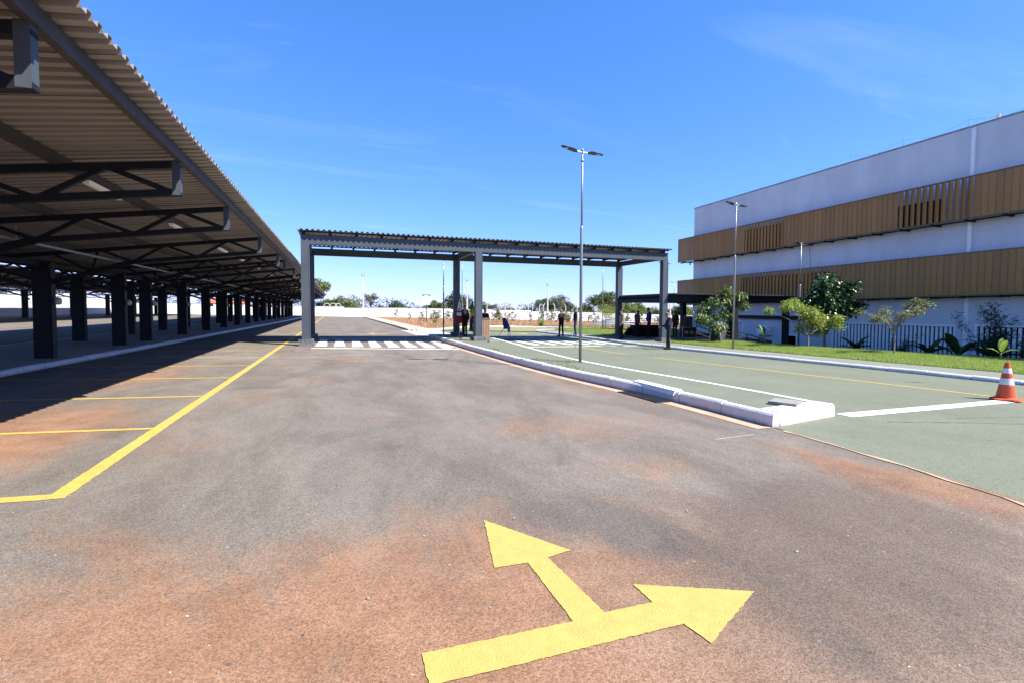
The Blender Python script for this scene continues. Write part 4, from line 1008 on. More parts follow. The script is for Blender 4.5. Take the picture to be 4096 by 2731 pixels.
# ------------------------------------------------------------------ street lamps
M_LED = mat('lamp_housing', (0.035, 0.035, 0.038), .5, var=.1, spec=.5)
M_LENS = mat('lamp_lens', (0.55, 0.56, 0.55), .15, var=.05, spec=.6)
def street_lamp(label, loc, h, rz=0.0):
    t = thing('street_lamp', label, 'street lamp', loc, rz, 'double-headed street lamps')
    hs = h*.655
    MB().tube([(0, 0, -.1), (0, 0, hs-.05), (0, 0, hs)], [.043, .042, .035], 12).tube([(0, 0, hs-.02), (0, 0, h)], [.029, .026], 12).build('pole', M_GALV, t, True)
    MB().lathe([(.05, 0), (.05, .02), (.04, .04)], (0, 0, h-.22), 12).lathe([(.036, 0), (.036, .10), (.02, .13)], (0, 0, h), 12).build('pole_cap', M_GALV, t)
    MB().tube([(-.17, 0, h+.045), (0, 0, h+.02), (.17, 0, h+.02)], .020, 8).build('cross_arm', M_GALV, t)
    for s, tz in ((-1, .11), (1, -.01)):
        hd = MB()
        def prof(u):   # half width along the head
            return .045 if u < .12 else (.105 if u < .55 else .105*(1-((u-.55)/.47)**2)**.5)
        vs_, fs_ = [], []; us = [0, .12, .13, .3, .45, .55, .7, .8, .9, .97]
        for u in us:
            x = s*(.16+.50*u); w = prof(u); zc = h+.03+tz*u
            for dy_, dz_ in ((-w, 0), (-w*.6, .020), (w*.6, .020), (w, 0), (w*.7, -.014), (-w*.7, -.014)): vs_.append((x, dy_, zc+dz_))
        for i in range(len(us)-1):
            for q in range(6): fs_.append((i*6+q, i*6+(q+1) % 6, (i+1)*6+(q+1) % 6, (i+1)*6+q))
        fs_ += [(5, 4, 3, 2, 1, 0), tuple(len(us)*6-6+q for q in range(6))]
        me_ = hd.add(vs_, fs_).mesh('lamp_head', M_LED); recalc(me_); lh = link('lamp_head', me_, t)
        for q in range(5): 
            u = .18+.07*q; MB().box(s*(.16+.5*u)-.006, s*(.16+.5*u)+.006, -.085, .085, h+.051+tz*u, h+.066+tz*u).build('cooling_fin', M_LED, lh)
        u = .68; MB().ell((s*(.16+.5*u), 0, h+.012+tz*u), (.085, .065, .010), 10, 6).build('lens', M_LENS, lh)
    return t
street_lamp('tall galvanised double-headed lamp post standing on the traffic island', (6.53, 12.44, gz(6.5, 12.4)+.196), 5.88)
street_lamp('galvanised double-headed lamp post on the sidewalk beside the lawn', (16.73, 17.25, gz(16.7, 17)+.12), 6.35, R(6))
street_lamp('galvanised double-headed lamp post on the grass bank near the facade', (24.4, 20.35, gz(24.4, 20.3)-.75), 6.35, R(8))
street_lamp('lamp post rising behind the front beam at the tip of the island', (5.9, 28.49, gz(5.9, 28)+.196), 4.3)
street_lamp('distant lamp post showing between the middle gantry posts', (10.6, 43.0, gz(10.6, 43)+.05), 6.0)
street_lamp('distant lamp post on the lawn left of the steel railing', (24.2, 41.6, gz(24, 41)+.1), 6.0)
street_lamp('lamp post seen behind the outer end post of the gantry', (26.3, 35.0, gz(26, 35)), 5.9)
street_lamp('farthest lamp post at the corner of the building screens', (43, 55, gz(43, 55)), 6.0)

M_PCONC = mat('pole_concrete', (0.55, 0.51, 0.45), .9, var=.1, scale=2)
def flood_pole(label, x, y, ztop):
    zb = gz(x, y)-.2; h = ztop-zb; t = thing('floodlight_pole', label, 'pole', (x, y, zb), 0, 'concrete floodlight poles')
    mb = MB(); w0, w1 = .20, .12
    mb.add([(-w0,-w0*.7,0),(w0,-w0*.7,0),(w0,w0*.7,0),(-w0,w0*.7,0),(-w1,-w1*.7,h),(w1,-w1*.7,h),(w1,w1*.7,h),(-w1,w1*.7,h)], [(0,3,2,1),(4,5,6,7),(0,1,5,4),(1,2,6,5),(2,3,7,6),(3,0,4,7)]); mb.build('shaft', M_PCONC, t)
    for k in range(4): MB().box(-.06, .06, -w0*.7-.02, -w0*.7+.03, h*(.12+.15*k), h*(.12+.15*k)+.08).build('pole_recess', M_FLASH, t)
    MB().box(-.05, .05, -.05, .05, h, h+.18).build('bracket', M_STEEL, t)
    fl = MB().box(-.30, .30, -.10, .10, h+.18, h+.56).build('floodlight', M_STEEL, t)
    MB().box(-.24, .24, -.115, -.102, h+.23, h+.51).build('lens', M_LENS, fl)
    return t
flood_pole('concrete pole with floodlight at the end of the road by the wall', 5.0, 104.5, 8.0)
flood_pole('concrete pole with floodlight between the two middle gantry posts', 27.1, 105.3, 7.6)
flood_pole('concrete pole with floodlight behind the fence posts', 46.5, 105.2, 7.0)
flood_pole('concrete pole seen under the covered walkway', 81, 105, 4.5)

# site sign
sg = thing('site_sign', 'white information board with green header on a dark post', 'sign', (10.75, 62.8, gz(10.7, 62.8)))
M_SIGNW = mat('sign_white', (0.78, 0.78, 0.78), .6, var=.02); M_SIGNG = mat('sign_green', (0.03, 0.20, 0.14), .6, var=.05); M_SIGNT = mat('sign_print', (0.55, 0.62, 0.58), .6, var=.02)
MB().box(-.06, .06, -.05, .05, -.1, 3.3).build('sign_post', M_STEEL, sg)
bd = MB().box(-.50, .50, -.085, -.055, 2.3, 3.62).build('board', M_SIGNW, sg)
MB().box(-.50, .50, -.092, -.086, 3.34, 3.62).build('header', M_SIGNG, bd)
for i, (w, z) in enumerate(((.36, 3.52), (.30, 3.45), (.24, 3.395))): MB().box(-w, w, -.097, -.093, z-.018, z+.018).build('print_line', M_SIGNW, bd)
MB().box(-.46, .46, -.090, -.0855, 2.74, 2.765).build('print_line', M_SIGNT, bd)
for x in (-.3, 0, .3): MB().box(x-.07, x+.07, -.090, -.0855, 2.42, 2.52).build('print_mark', M_SIGNT, bd)

# traffic cone
M_OR = mat('cone_orange', (0.60, 0.095, 0.025), .5, var=.10, scale=6, spec=.4); M_REF = mat('cone_white', (0.72, 0.72, 0.72), .5, var=.08, scale=9)
cone = thing('traffic_cone', 'orange traffic cone with two white bands beside the stop line', 'traffic cone', (12.72, 5.86, gz(12.7, 5.86)+.012), R(20))
hc = .76; rc = lambda z: .155-(.155-.038)*(z-.05)/(hc-.05)
mb = MB(); sq = []
for i in range(24):
    a = 2*math.pi*i/24; c_, s_ = math.cos(a), math.sin(a); rr = .235/max(abs(c_), abs(s_)); rr = min(rr, .285); sq.append((rr*c_, rr*s_, .004+.012*abs(math.sin(2*a+.5))))
vs_ = sq+[(x*.97, y*.97, z+.026) for x, y, z in sq]+[(x*.72, y*.72, .048) for x, y, z in sq]+[(.165*math.cos(2*math.pi*i/24), .165*math.sin(2*math.pi*i/24), .065) for i in range(24)]
fs_ = [(j*24+i, j*24+(i+1) % 24, (j+1)*24+(i+1) % 24, (j+1)*24+i) for j in range(3) for i in range(24)]+[tuple(range(23, -1, -1)), tuple(range(72, 96))]
mb.add(vs_, fs_).build('cone_base', M_OR, cone)
zs_ = [.05, .30, .315, .46, .475, .53, .545, .645, .655, hc]
MB().lathe([(rc(.05), .05), (rc(.28), .28), (rc(.285)+.004, .286), (rc(.31)+.002, .30), (rc(.48), .48), (rc(.485)+.004, .486), (rc(.50)+.003, .50), (rc(.655), .655), (rc(.70), .70), (rc(hc), hc), (.026, hc), (.024, hc-.06)], n=28).build('cone_body', M_OR, cone, False)
for z0, z1 in ((.318, .445), (.548, .645)):
    MB().lathe([(rc(z0)+.0045, z0), (rc(z1)+.0045, z1)], n=28).build('white_band', M_REF, cone)

# ------------------------------------------------------------------ small things round the ceremony
M_WOOD = mat('lectern_wood', (0.16, 0.085, 0.05), .5, var=.15, scale=5, stretch=(1, 1, .1)); M_WOODL = mat('lectern_slat', (0.33, 0.21, 0.14), .5, var=.12, scale=5)
lec = thing('lectern', 'slatted brown wooden lectern beside the middle gantry post', 'lectern', (6.78, 23.5, gz(6.8, 23.5)+.197))
MB().box(-.36, .36, -.21, .24, 0, .98).build('body', M_WOOD, lec)
for k in range(9): MB().box(-.345+k*.081, -.285+k*.081, -.232, -.211, .02, .96).build('slat', M_WOODL, lec)
for k in range(5): MB().box(.361, .382, -.19+k*.088, -.13+k*.088, .02, .96).build('slat', M_WOODL, lec)
MB().add([(-.38,-.24,.982),(.38,-.24,.982),(.38,.27,.982),(-.38,.27,.982),(-.38,-.24,1.06),(.38,-.24,1.06),(.38,.27,1.0),(-.38,.27,1.0)], [(0,3,2,1),(4,5,6,7),(0,1,5,4),(1,2,6,5),(2,3,7,6),(3,0,4,7)]).build('desk_top', M_WOOD, lec)
# plaque easel under a blue cloth
M_BLACKM = mat('black_metal', (0.02, 0.02, 0.022), .4, var=.1, spec=.5); M_BLUEC = mat('blue_cloth', (0.012, 0.03, 0.16), .85, var=.25, scale=6); M_BLUEL = mat('blue_lining', (0.16, 0.28, 0.48), .8, var=.1)
ez = thing('tripod_easel', 'black tripod easel draped with a dark blue cloth', 'easel', (9.05, 26.35, gz(9, 26.3)+.012))
for p in ((-.5, .15), (.02, -.40), (.36, .15)): MB().tube([(p[0], p[1], 0), (.12, 0, .62), (.12, 0, .98)] if p[0] < .1 and p[0] > 0 else [(p[0], p[1], 0), (.13, 0, .95)], .014, 6).build('leg', M_BLACKM, ez)
MB().tube([(.12, 0, .55), (.12, 0, 1.15)], .016, 6).build('centre_post', M_BLACKM, ez)
def cloth_sheet(w_top, w_bot, z0, z1, folds, amp, nu=24, nv=30, skew=0.0, colour=None, swell=0.0):
    mb = MB()
    for j in range(nv+1):
        t = j/nv; z = z1+(z0-z1)*t; w = w_top+(w_bot-w_top)*t**.7
        for i in range(nu+1):
            u = i/nu; a = amp*(0.25+t)
            x = (u-.5)*w+skew*t; y = a*math.sin(u*math.pi*2*folds+t*2)+a*.5*math.sin(u*math.pi*2*folds*1.7+1-t*3)+swell*math.sin(u*math.pi)
            mb.v.append((x, y, z+.02*math.sin(u*9)*t))
    for j in range(nv):
        for i in range(nu):
            mb.f.append((j*(nu+1)+i, (j+1)*(nu+1)+i, (j+1)*(nu+1)+i+1, j*(nu+1)+i+1)); mb.mi.append(colour((i+.5)/nu, (j+.5)/nv) if colour else 0)
    return mb
c1 = cloth_sheet(.20, .44, .58, 1.24, 3, .035, skew=.10, swell=-.05).build('cloth', M_BLUEC, ez, True, loc=(.10, -.07, 0)); c1.rotation_euler = (R(-6), R(-9), R(8))
cloth_sheet(.14, .16, .40, .72, 2, .02).build('cloth_tail', M_BLUEL, ez, True, loc=(.20, -.03, 0))
# mesh rug under the easel
tag(patch('floor_mat', [(7.9, 25.2), (9.9, 25.5), (9.7, 26.7), (7.9, 26.5)], .020, mat('mat_brown', (0.13, 0.10, 0.08), .95, var=.4, scale=9, bump=.8, bscale=20), .4, jag=.03), 'dark ribbed mat laid under the tripod easel', 'mat')
# flags on poles
M_FG = mat('flag_green', (0.01, 0.16, 0.06), .8, var=.1); M_FY = mat('flag_yellow', (0.75, 0.50, 0.02), .8, var=.08); M_FB = mat('flag_blue', (0.01, 0.03, 0.20), .8, var=.1); M_FW = mat('flag_white', (0.75, 0.75, 0.78), .8, var=.05); M_FR = mat('flag_red', (0.50, 0.015, 0.02), .8, var=.1); M_FK = mat('emblem_black', (0.03, 0.025, 0.03), .8); 
M_CHROME = mat('flag_pole', (0.6, 0.6, 0.6), .3, .8, var=.05)
def flag(label, loc, h, mats, colour, rz=0.0, skew=0.0, z0=.30, wb=.40):
    t = thing('flag', label, 'flag', loc, rz, 'ceremony flags on poles')
    MB().lathe([(.16, 0), (.16, .03), (.05, .05), (.02, .08)], n=16).build('stand', M_CHROME, t)
    MB().tube([(0, 0, .03), (0, 0, h)], .014, 8).build('flag_pole', M_CHROME, t)
    MB().lathe([(.0, 0), (.025, .04), (.0, .12)], (0, 0, h), 8).build('finial', M_CHROME, t)
    cloth_sheet(.06, wb, z0, h-.03, 3.2, .055, 30, 60, skew, colour).build('cloth', mats, t, True, loc=(0, -.03, 0))
    return t
def br_flag(u, v):
    dx_, dy_ = (u-.5)*1.0, (v-.52)
    if abs(dx_)/.62+abs(dy_)/.30 < 1: return 1 if (dx_/.42)**2+((v-.62)/.13)**2 > 1 else 2
    if v > .60 and v < .84 and abs(dx_+.05) < .45: return 2
    return 0
flag('green yellow and blue flag hanging on its pole near the lectern', (6.76, 25.2, gz(7, 25.2)+.197), 1.94, [M_FG, M_FY, M_FB], br_flag, R(8), .02)
def st_flag(u, v):
    if (u-.5)**2/.07+(v-.42)**2/.008 < 1: return 3 if (u-.5)**2/.025+(v-.41)**2/.003 < 1 else 2
    if .47 < v < .51 and abs(u-.5) < .5: return 2
    return 0 if v < .66 else 1
flag('white and red flag with a dark crest hanging beside the back post', (6.14, 25.5, gz(6.1, 25.5)+.197), 1.94, [M_FW, M_FR, M_FK, M_FY], st_flag, R(-6), -.03, .72, .36)
# loudspeaker on flight case, and leaning panels
M_CASE = mat('case_black', (0.016, 0.011, 0.017), .55, var=.2, scale=7); M_ALU = mat('aluminium_edge', (0.55, 0.56, 0.56), .35, .7, var=.1)
zc_ = gz(19.95, 24.2)+.13
fc = thing('flight_case', 'black flight case with metal edges on casters under the loudspeaker', 'case', (19.97, 24.2, zc_), R(-20))
MB().box(-.40, .40, -.26, .26, .09, .73).build('body', M_CASE, fc)
for x in (-.40, .40):
    for y in (-.26, .26): MB().bar((x, y, .09), (x, y, .73), .03, .03).build('edge_strip', M_ALU, fc)
for z in (.095, .725):
    for y in (-.263, .263): MB().bar((-.40, y, z), (.40, y, z), .026, .026).build('edge_strip', M_ALU, fc)
    for x in (-.403, .403): MB().bar((x, -.26, z), (x, .26, z), .026, .026).build('edge_strip', M_ALU, fc)
for x in (-.18, .14): 
    hdl = MB().box(x-.09, x+.11, -.272, -.261, .36, .50).build('handle_plate', M_ALU, fc)
    MB().box(x-.05, x+.07, -.285, -.273, .40, .46).build('handle', M_CASE, hdl)
for x in (-.3, .3):
    for y in (-.18, .18): MB().tube([(x-.025, y, .045), (x+.025, y, .045)], .045, 10).build('caster', M_BLACKM, fc)
sp = thing('loudspeaker', 'black loudspeaker box standing on the flight case', 'loudspeaker', (20.0, 24.22, zc_+.732), R(-16))
MB().add([(-.19,-.19,0),(.19,-.19,0),(.26,.17,0),(-.26,.17,0),(-.19,-.19,.66),(.19,-.19,.66),(.26,.17,.66),(-.26,.17,.66)], [(0,1,2,3)[::-1],(4,5,6,7),(0,1,5,4),(1,2,6,5),(2,3,7,6),(3,0,4,7)]).build('cabinet', M_CASE, sp)
MB().box(-.17, .17, -.205, -.192, .04, .62).build('grille', M_BLACKM, sp)
MB().box(-.03, .03, -.211, -.206, .06, .12).build('badge', mat('badge_red', (.55, .08, .02), .5), sp)
MB().box(-.15, -.07, .1, .2, .665, .69).build('handle', M_BLACKM, sp)
for i in range(4):
    x = 19.75+i*.12
    pn = thing('stage_panel', ['front panel of the leaning stack beside the flight case', 'second panel of the leaning stack beside the flight case', 'third panel of the leaning stack behind the second', 'rear panel of the leaning stack next to the tree trunk'][i], 'panel', (x, 21.7+.06*i, lawn_z(x, 21.7)+.01), R(-10), 'leaning stage panels')
    o = MB().box(-.33, .33, -.02, .02, 0, .98).build('board', M_CASE, pn); o.rotation_euler = (R(-4), R(14), R(0))
    for a in ((-.345, -.33, 0, .98), (.331, .346, 0, .98)):
        e = MB().box(a[0], a[1], -.026, .026, a[2], a[3]).build('metal_edge', M_ALU, pn); e.rotation_euler = (R(-4), R(14), 0)
    e = MB().box(-.345, .346, -.026, .026, .981, 1.0).build('metal_edge', M_ALU, pn); e.rotation_euler = (R(-4), R(14), 0)
# table hidden by a black cloth
M_BLKC = mat('black_cloth', (0.008, 0.008, 0.01), .9, var=.3, scale=5)
tb = thing('draped_table', 'long table fully covered with black cloth under the walkway', 'table', (19.3, 27.6, gz(19.3, 27.6)+.125))
mb = MB(); nx_ = 40; ring = []
for i in range(nx_):
    a = 2*math.pi*i/nx_; c_, s_ = math.cos(a), math.sin(a); sx_ = math.copysign(abs(c_)**.35, c_); sy_ = math.copysign(abs(s_)**.35, s_); ring.append((sx_, sy_, i))
for z, f_ in ((.74, .0), (.745, .9), (.735, 1.0), (.5, 1.01), (.25, 1.05), (.0, 1.12)):
    for sx_, sy_, i in ring:
        w = f_+(.045*math.sin(i*2.2)*(.74-z) if z < .7 else 0); flare = 1+(.22*(.74-z) if sx_ < -.6 else 0)
        mb.v.append((sx_*.98*w*flare, sy_*.4*w, z))
for j in range(5):
    for i in range(nx_): mb.f.append((j*nx_+i, j*nx_+(i+1) % nx_, (j+1)*nx_+(i+1) % nx_, (j+1)*nx_+i)); mb.mi.append(0)
mb.build('cloth', M_BLKC, tb, True)
trail = cloth_sheet(.5, .9, .02, .62, 2, .05).build('cloth_trail', M_BLKC, tb, True, loc=(-1.05, -.1, 0)); trail.rotation_euler = (0, R(-48), 0)
# gravel heap
M_GRAV = mat('grey_gravel', (0.20, 0.20, 0.21), .95, var=.35, scale=4, bump=1.0, bscale=10)
mb = MB(); nr, na = 14, 40
for j in range(nr+1):
    r_ = j/nr
    for i in range(na):
        a = 2*math.pi*i/na; rr = r_*(3.2+.4*math.sin(2*a+1)+.25*math.sin(5*a)); zz_ = 1.05*(1-r_**1.25)+random.uniform(-.04, .04)*(1-r_)
        mb.v.append((rr*math.cos(a)*1.05, rr*math.sin(a)*.8, max(-.05, zz_)))
for j in range(nr):
    for i in range(na): mb.f.append((j*na+i, (j+1)*na+i, (j+1)*na+(i+1) % na, j*na+(i+1) % na)); mb.mi.append(0)
tag(mb.build('gravel_pile', M_GRAV, loc=(35.6, 58.2, gz(35.6, 58)+.05)), 'heap of grey gravel behind the steel railing', 'gravel pile')

# ------------------------------------------------------------------ vegetation
def leaf_mesh(name, P_, size, material, droop=.3, aspect=.45, seed=0, outward=None):
    """folded leaf blades (4 triangles) at the points P_"""
    r_ = np.random.default_rng(seed); n = len(P_); P_ = np.asarray(P_, float)
    a = r_.uniform(0, 2*np.pi, n); el = r_.normal(-droop, .45, n)
    if outward is not None:
        oa = np.arctan2(P_[:, 1]-outward[1], P_[:, 0]-outward[0]); a = oa+r_.normal(0, .9, n)
    d = np.stack([np.cos(a)*np.cos(el), np.sin(a)*np.cos(el), np.sin(el)], 1)
    up = np.stack([r_.normal(0, .45, n), r_.normal(0, .45, n), np.ones(n)], 1)
    s = np.cross(d, up); s /= np.linalg.norm(s, axis=1)[:, None]+1e-9; nn = np.cross(s, d)
    L_ = size*r_.uniform(.6, 1.3, n)[:, None]; w = L_*aspect
    base = P_; mid = P_+d*L_*.5+nn*L_*.02; tip = P_+d*L_-nn*L_*.12
    l = mid+s*w*.5+nn*L_*.10; r2 = mid-s*w*.5+nn*L_*.10
    V = np.stack([base, l, tip, r2, mid], 1).reshape(-1, 3)
    F = np.array([[0, 4, 1], [1, 4, 2], [4, 0, 3], [4, 3, 2]]); F = (F[None]+5*np.arange(n)[:, None, None]).reshape(-1, 3)
    me = bpy.data.meshes.new(name); me.vertices.add(len(V)); me.vertices.foreach_set('co', V.reshape(-1)); k = len(F)
    me.loops.add(3*k); me.loops.foreach_set('vertex_index', F.reshape(-1).astype(np.int32)); me.polygons.add(k)
    me.polygons.foreach_set('loop_start', np.arange(0, 3*k, 3, dtype=np.int32)); me.polygons.foreach_set('loop_total', np.full(k, 3, dtype=np.int32))
    me.materials.append(material); me.update(); return me

def skeleton(rnd, h, trunk_h, spread, limbs, levels, lean=(0, 0), r0=.06, up=.55, shape=None):
    """returns MB with trunk+limbs and list of twig points"""
    mb = MB(); tips = []
    def grow(p, d, length, r_, lev):
        pts = [p]; q = p.copy(); dd = d.copy(); seg = 4
        for i in range(seg):
            dd = (dd+Vector((rnd.gauss(0, .16), rnd.gauss(0, .16), rnd.gauss(.03, .10)))).normalized(); q = q+dd*length/seg; pts.append(q.copy())
            if lev <= 1: tips.append(q.copy())
        mb.tube(pts, [r_*(1-.55*i/seg) for i in range(seg+1)], 6 if lev > 1 else 4, cap=False)
        if lev > 0:
            for k in range(rnd.randint(3, 4)):
                t = rnd.choice((2, 3, 4)); b = pts[t]
                nd = (dd*.7+Vector((rnd.gauss(0, .6), rnd.gauss(0, .6), rnd.gauss(up*.25, .35)))).normalized()
                grow(b, nd, length*rnd.uniform(.5, .72), r_*.5, lev-1)
    tr = [Vector((0, 0, -.15))]; 
    for i in range(1, 6): tr.append(Vector((lean[0]*i/5+rnd.gauss(0, .015), lean[1]*i/5+rnd.gauss(0, .015), trunk_h*i/5)))
    mb.tube(tr, [r0*(1.15-.4*i/5) for i in range(6)], 8, cap=False)
    for k in range(limbs):
        a = 2*math.pi*(k+rnd.uniform(-.25, .25))/limbs; e = rnd.uniform(.35, 1.1)*up*1.6
        if shape: a, e = shape[k % len(shape)]
        d = Vector((math.cos(a)*math.cos(e), math.sin(a)*math.cos(e), math.sin(e))); ln = spread/max(.35, math.cos(e)*.9)
        ln = min(ln, (h-trunk_h)/max(.25, math.sin(e))) if math.sin(e) > .2 else ln
        grow(tr[-1 if k % 2 == 0 else -2], d, ln*.62, r0*.55, levels)
    return mb, tips
M_BARK = mat('bark', (0.16, 0.125, 0.095), .95, var=.3, scale=12, bump=.6, bscale=30)
M_BARKP = mat('bark_pale', (0.27, 0.24, 0.20), .95, var=.3, scale=12, bump=.5, bscale=30)
def tree(name, label, cat, loc, h, trunk_h, spread, leaf_m, leaf, n_leaves, seed, limbs=5, levels=2, jitter=.16, droop=.3, aspect=.45, r0=.06, lean=(0, 0), up=.55, shape=None, bark=None, group=None):
    rnd = random.Random(seed); t = thing(name, label, cat, loc, 0, group)
    mb, tips = skeleton(rnd, h, trunk_h, spread, limbs, levels, lean, r0, up, shape)
    r_ = np.random.default_rng(seed); T = np.array([list(p) for p in tips])
    zmax = T[:, 2].max(); s = h/zmax if shape is None else 1.0
    mb.v = [(x, y, z*s if z > 0 else z) for x, y, z in mb.v]; T[:, 2] *= s
    mb.build('trunk', bark or M_BARK, t, True)
    P_ = T[r_.integers(0, len(T), n_leaves)]+r_.normal(0, jitter, (n_leaves, 3))
    me = leaf_mesh('crown', P_, leaf, leaf_m, droop, aspect, seed, outward=(lean[0], lean[1])); link('crown', me, t)
    return t
M_LEAF1 = leaf_mat('leaf_mid', (0.06, 0.105, 0.025), (0.17, 0.21, 0.065), .25, .4)
M_LEAF2 = leaf_mat('leaf_light', (0.14, 0.22, 0.025), (0.32, 0.36, 0.07), .4)
M_LEAF3 = leaf_mat('leaf_dark_gloss', (0.018, 0.045, 0.014), (0.05, 0.09, 0.028), .12, .3)
M_LEAF4 = leaf_mat('leaf_olive', (0.08, 0.10, 0.03), (0.20, 0.20, 0.08), .3)
M_LEAF5 = leaf_mat('leaf_shadow_shrub', (0.012, 0.03, 0.010), (0.035, 0.06, 0.02), .15)
L = lambda x, y: lawn_z(x, y)
def clump_tree(name, label, loc, fork, clumps, n, leaf, material, seed, stems=3, r0=.035, bark=None, droop=.35, aspect=.42, shell=.55):
    """young tree: trunk forks at height fork, limbs run to leaf clumps (dx, dy, z above base, radius)"""
    rnd = random.Random(seed); r_ = np.random.default_rng(seed); t = thing(name, label, 'tree', loc, 0)
    mb = MB(); top = Vector((rnd.uniform(-.04, .04), 0, fork))
    mb.tube([(0, 0, -.2), (.02, .01, fork*.5), top], [r0*1.25, r0, r0*.85], 8, cap=False); pts = []; tot = sum(c_[3]**2 for c_ in clumps)
    for c_ in clumps:
        dy_ = c_[1]+rnd.uniform(-.45, .45); c = Vector((c_[0], dy_, c_[2])); m1 = top.lerp(c, .45)+Vector((rnd.gauss(0, .07), rnd.gauss(0, .07), .10*abs(c_[0])+rnd.uniform(-.05, .12)))
        mb.tube([top-Vector((0, 0, rnd.uniform(0, fork*.35))), m1, c], [r0*.6, r0*.38, r0*.16], 5, cap=False)
        m_ = int(n*c_[3]**2/tot); rr = c_[3]
        for k in range(7):
            a = Vector((rnd.gauss(0, 1), rnd.gauss(0, 1), rnd.gauss(0, .7))).normalized()*rr; mb.tube([c-a*.2, c+a*.9], [r0*.14, r0*.06], 4, cap=False)
        d = r_.normal(0, 1, (m_, 3)); d /= np.linalg.norm(d, axis=1)[:, None]; d *= (shell+(1.12-shell)*r_.random(m_)**.7)[:, None]*rr; d[:, 2] *= .72
        lob = 1+.55*np.sin(d[:, 0]*11/rr+seed)*np.sin(d[:, 1]*9/rr+c_[2]*7); pts.append(np.array(c)+d*lob[:, None])
    mb.build('trunk', bark or M_BARK, t, True); P_ = np.concatenate(pts)
    link('crown', leaf_mesh('crown', P_, leaf, material, droop, aspect, seed, outward=(0, 0)), t); return t
z_ = L(21.2, 22.9)
clump_tree('young_tree', 'leafy young tree on the lawn beside the leaning panels', (19.5, 21.0, L(19.5, 21.0)), .45, [(-1.35, 0, 1.45, .36), (-.85, .1, 1.35, .42), (-.6, .2, 1.95, .46), (-.1, -.1, 2.35, .50), (.35, .1, 3.02, .34), (.55, 0, 2.5, .42), (1.05, 0, 2.75, .36), (1.2, .1, 2.2, .34), (.35, 0, 1.75, .30), (-.45, .1, .95, .40), (-.2, 0, 1.5, .3), (.95, 0, 1.55, .22)], 3000, .19, M_LEAF1, 3, r0=.035, bark=M_BARKP, droop=.7).scale = (.92, .92, .92)
z_ = L(21.5, 17.4)
clump_tree('young_tree', 'light green young tree on the bank before the dark round tree', (21.5, 17.4, z_), .65, [(-2.05, 0, 1.75, .24), (-1.6, 0, 1.95, .27), (-1.1, 0, 2.1, .30), (-.6, 0, 2.05, .30), (-.2, 0, 1.7, .36), (.25, 0, 1.45, .40), (.55, 0, 1.1, .42), (1.05, 0, 1.1, .36), (1.55, 0, 1.05, .30), (.15, 0, .9, .32), (.85, 0, .72, .28), (-.1, .1, 1.95, .3), (1.3, 0, 1.4, .26)], 4400, .125, M_LEAF2, 8, r0=.034, bark=M_BARKP, droop=.2)
z_ = -.75
clump_tree('dark_tree', 'dark glossy dense tree in front of the screen facade', (23.5, 18.1, z_), 1.3, [(.15, 0, 3.95, .42), (-.35, 0, 3.6, .48), (.5, 0, 3.5, .48), (1.0, 0, 3.6, .38), (-.6, 0, 3.1, .48), (.2, 0, 3.05, .52), (.85, 0, 2.95, .44), (-1.0, 0, 2.75, .40), (-.3, 0, 2.55, .48), (.5, 0, 2.45, .48), (1.15, 0, 2.45, .42), (1.55, 0, 2.6, .36), (1.8, 0, 2.65, .26), (.9, 0, 2.0, .36), (.1, 0, 2.0, .36)], 5600, .235, M_LEAF3, 21, r0=.055, droop=.55, aspect=.5, shell=.35)
z_ = L(21.8, 13.7)
clump_tree('umbrella_tree', 'sparse flat-topped young tree before the long white louvre window', (21.8, 13.7, z_), 1.1, [(-1.95, 0, 1.72, .20), (-1.65, 0, 1.5, .20), (-.95, 0, 1.75, .24), (-.6, .2, 1.45, .20), (-.2, 0, 1.5, .24), (.1, .2, 1.6, .24), (.5, 0, 1.65, .24), (.75, 0, 1.8, .22), (1.2, 0, 1.98, .26), (1.6, 0, 2.08, .26), (1.85, 0, 1.98, .20), (1.3, 0, 2.22, .17), (-1.3, .1, 1.42, .15), (.35, 0, 1.32, .16), (.85, 0, 1.4, .16)], 2600, .10, M_LEAF4, 33, r0=.026, bark=M_BARKP, droop=.1)
tree('thin_sapling', 'thin crooked sapling on the far lawn by the lamp post', 'tree', (22.2, 37.6, gz(22, 37)+.12), 2.5, 1.1, .9, M_LEAF2, .14, 900, 41, 5, 1, .2, .2, .45, .03)

def banana(name, label, loc, n, ln, material, seed, stem=.35, up=.9, group=None):
    rnd = random.Random(seed); t = thing(name, label, 'plant', loc, rnd.uniform(0, 6), group)
    MB().tube([(0, 0, -.1), (.01, 0, stem*.5), (0, .01, stem)], [.04, .035, .025], 8).build('stem', mat('banana_stem', (0.22, 0.20, 0.09), .8, var=.3), t, True)
    for k in range(n):
        a = 2*math.pi*k/n+rnd.uniform(-.4, .4); e = up+rnd.uniform(-.3, .3); l = ln*rnd.uniform(.7, 1.15); mb = MB(); N_ = 10
        q = Vector((0, 0, stem*.9)); d = Vector((math.cos(a)*math.cos(e), math.sin(a)*math.cos(e), math.sin(e))); s = Vector((-math.sin(a), math.cos(a), 0))
        for i in range(N_+1):
            u = i/N_; w = .5*l*.30*(math.sin(math.pi*min(1, max(0, (u-.12)/.88))**.8)**.7 if u > .12 else .04); dip = Vector((0, 0, w*.45+rnd.uniform(-.01, .01)))
            mb.v += [tuple(q+s*w+dip), tuple(q), tuple(q-s*w+dip)]
            d = (d+Vector((0, 0, -.09*u*2))).normalized(); q = q+d*l/N_
        for i in range(N_):
            for c_ in (0, 1): mb.f.append((i*3+c_, i*3+c_+1, i*3+c_+4, i*3+c_+3)); mb.mi.append(0)
        mb.build('leaf', material, t, True)
    return t
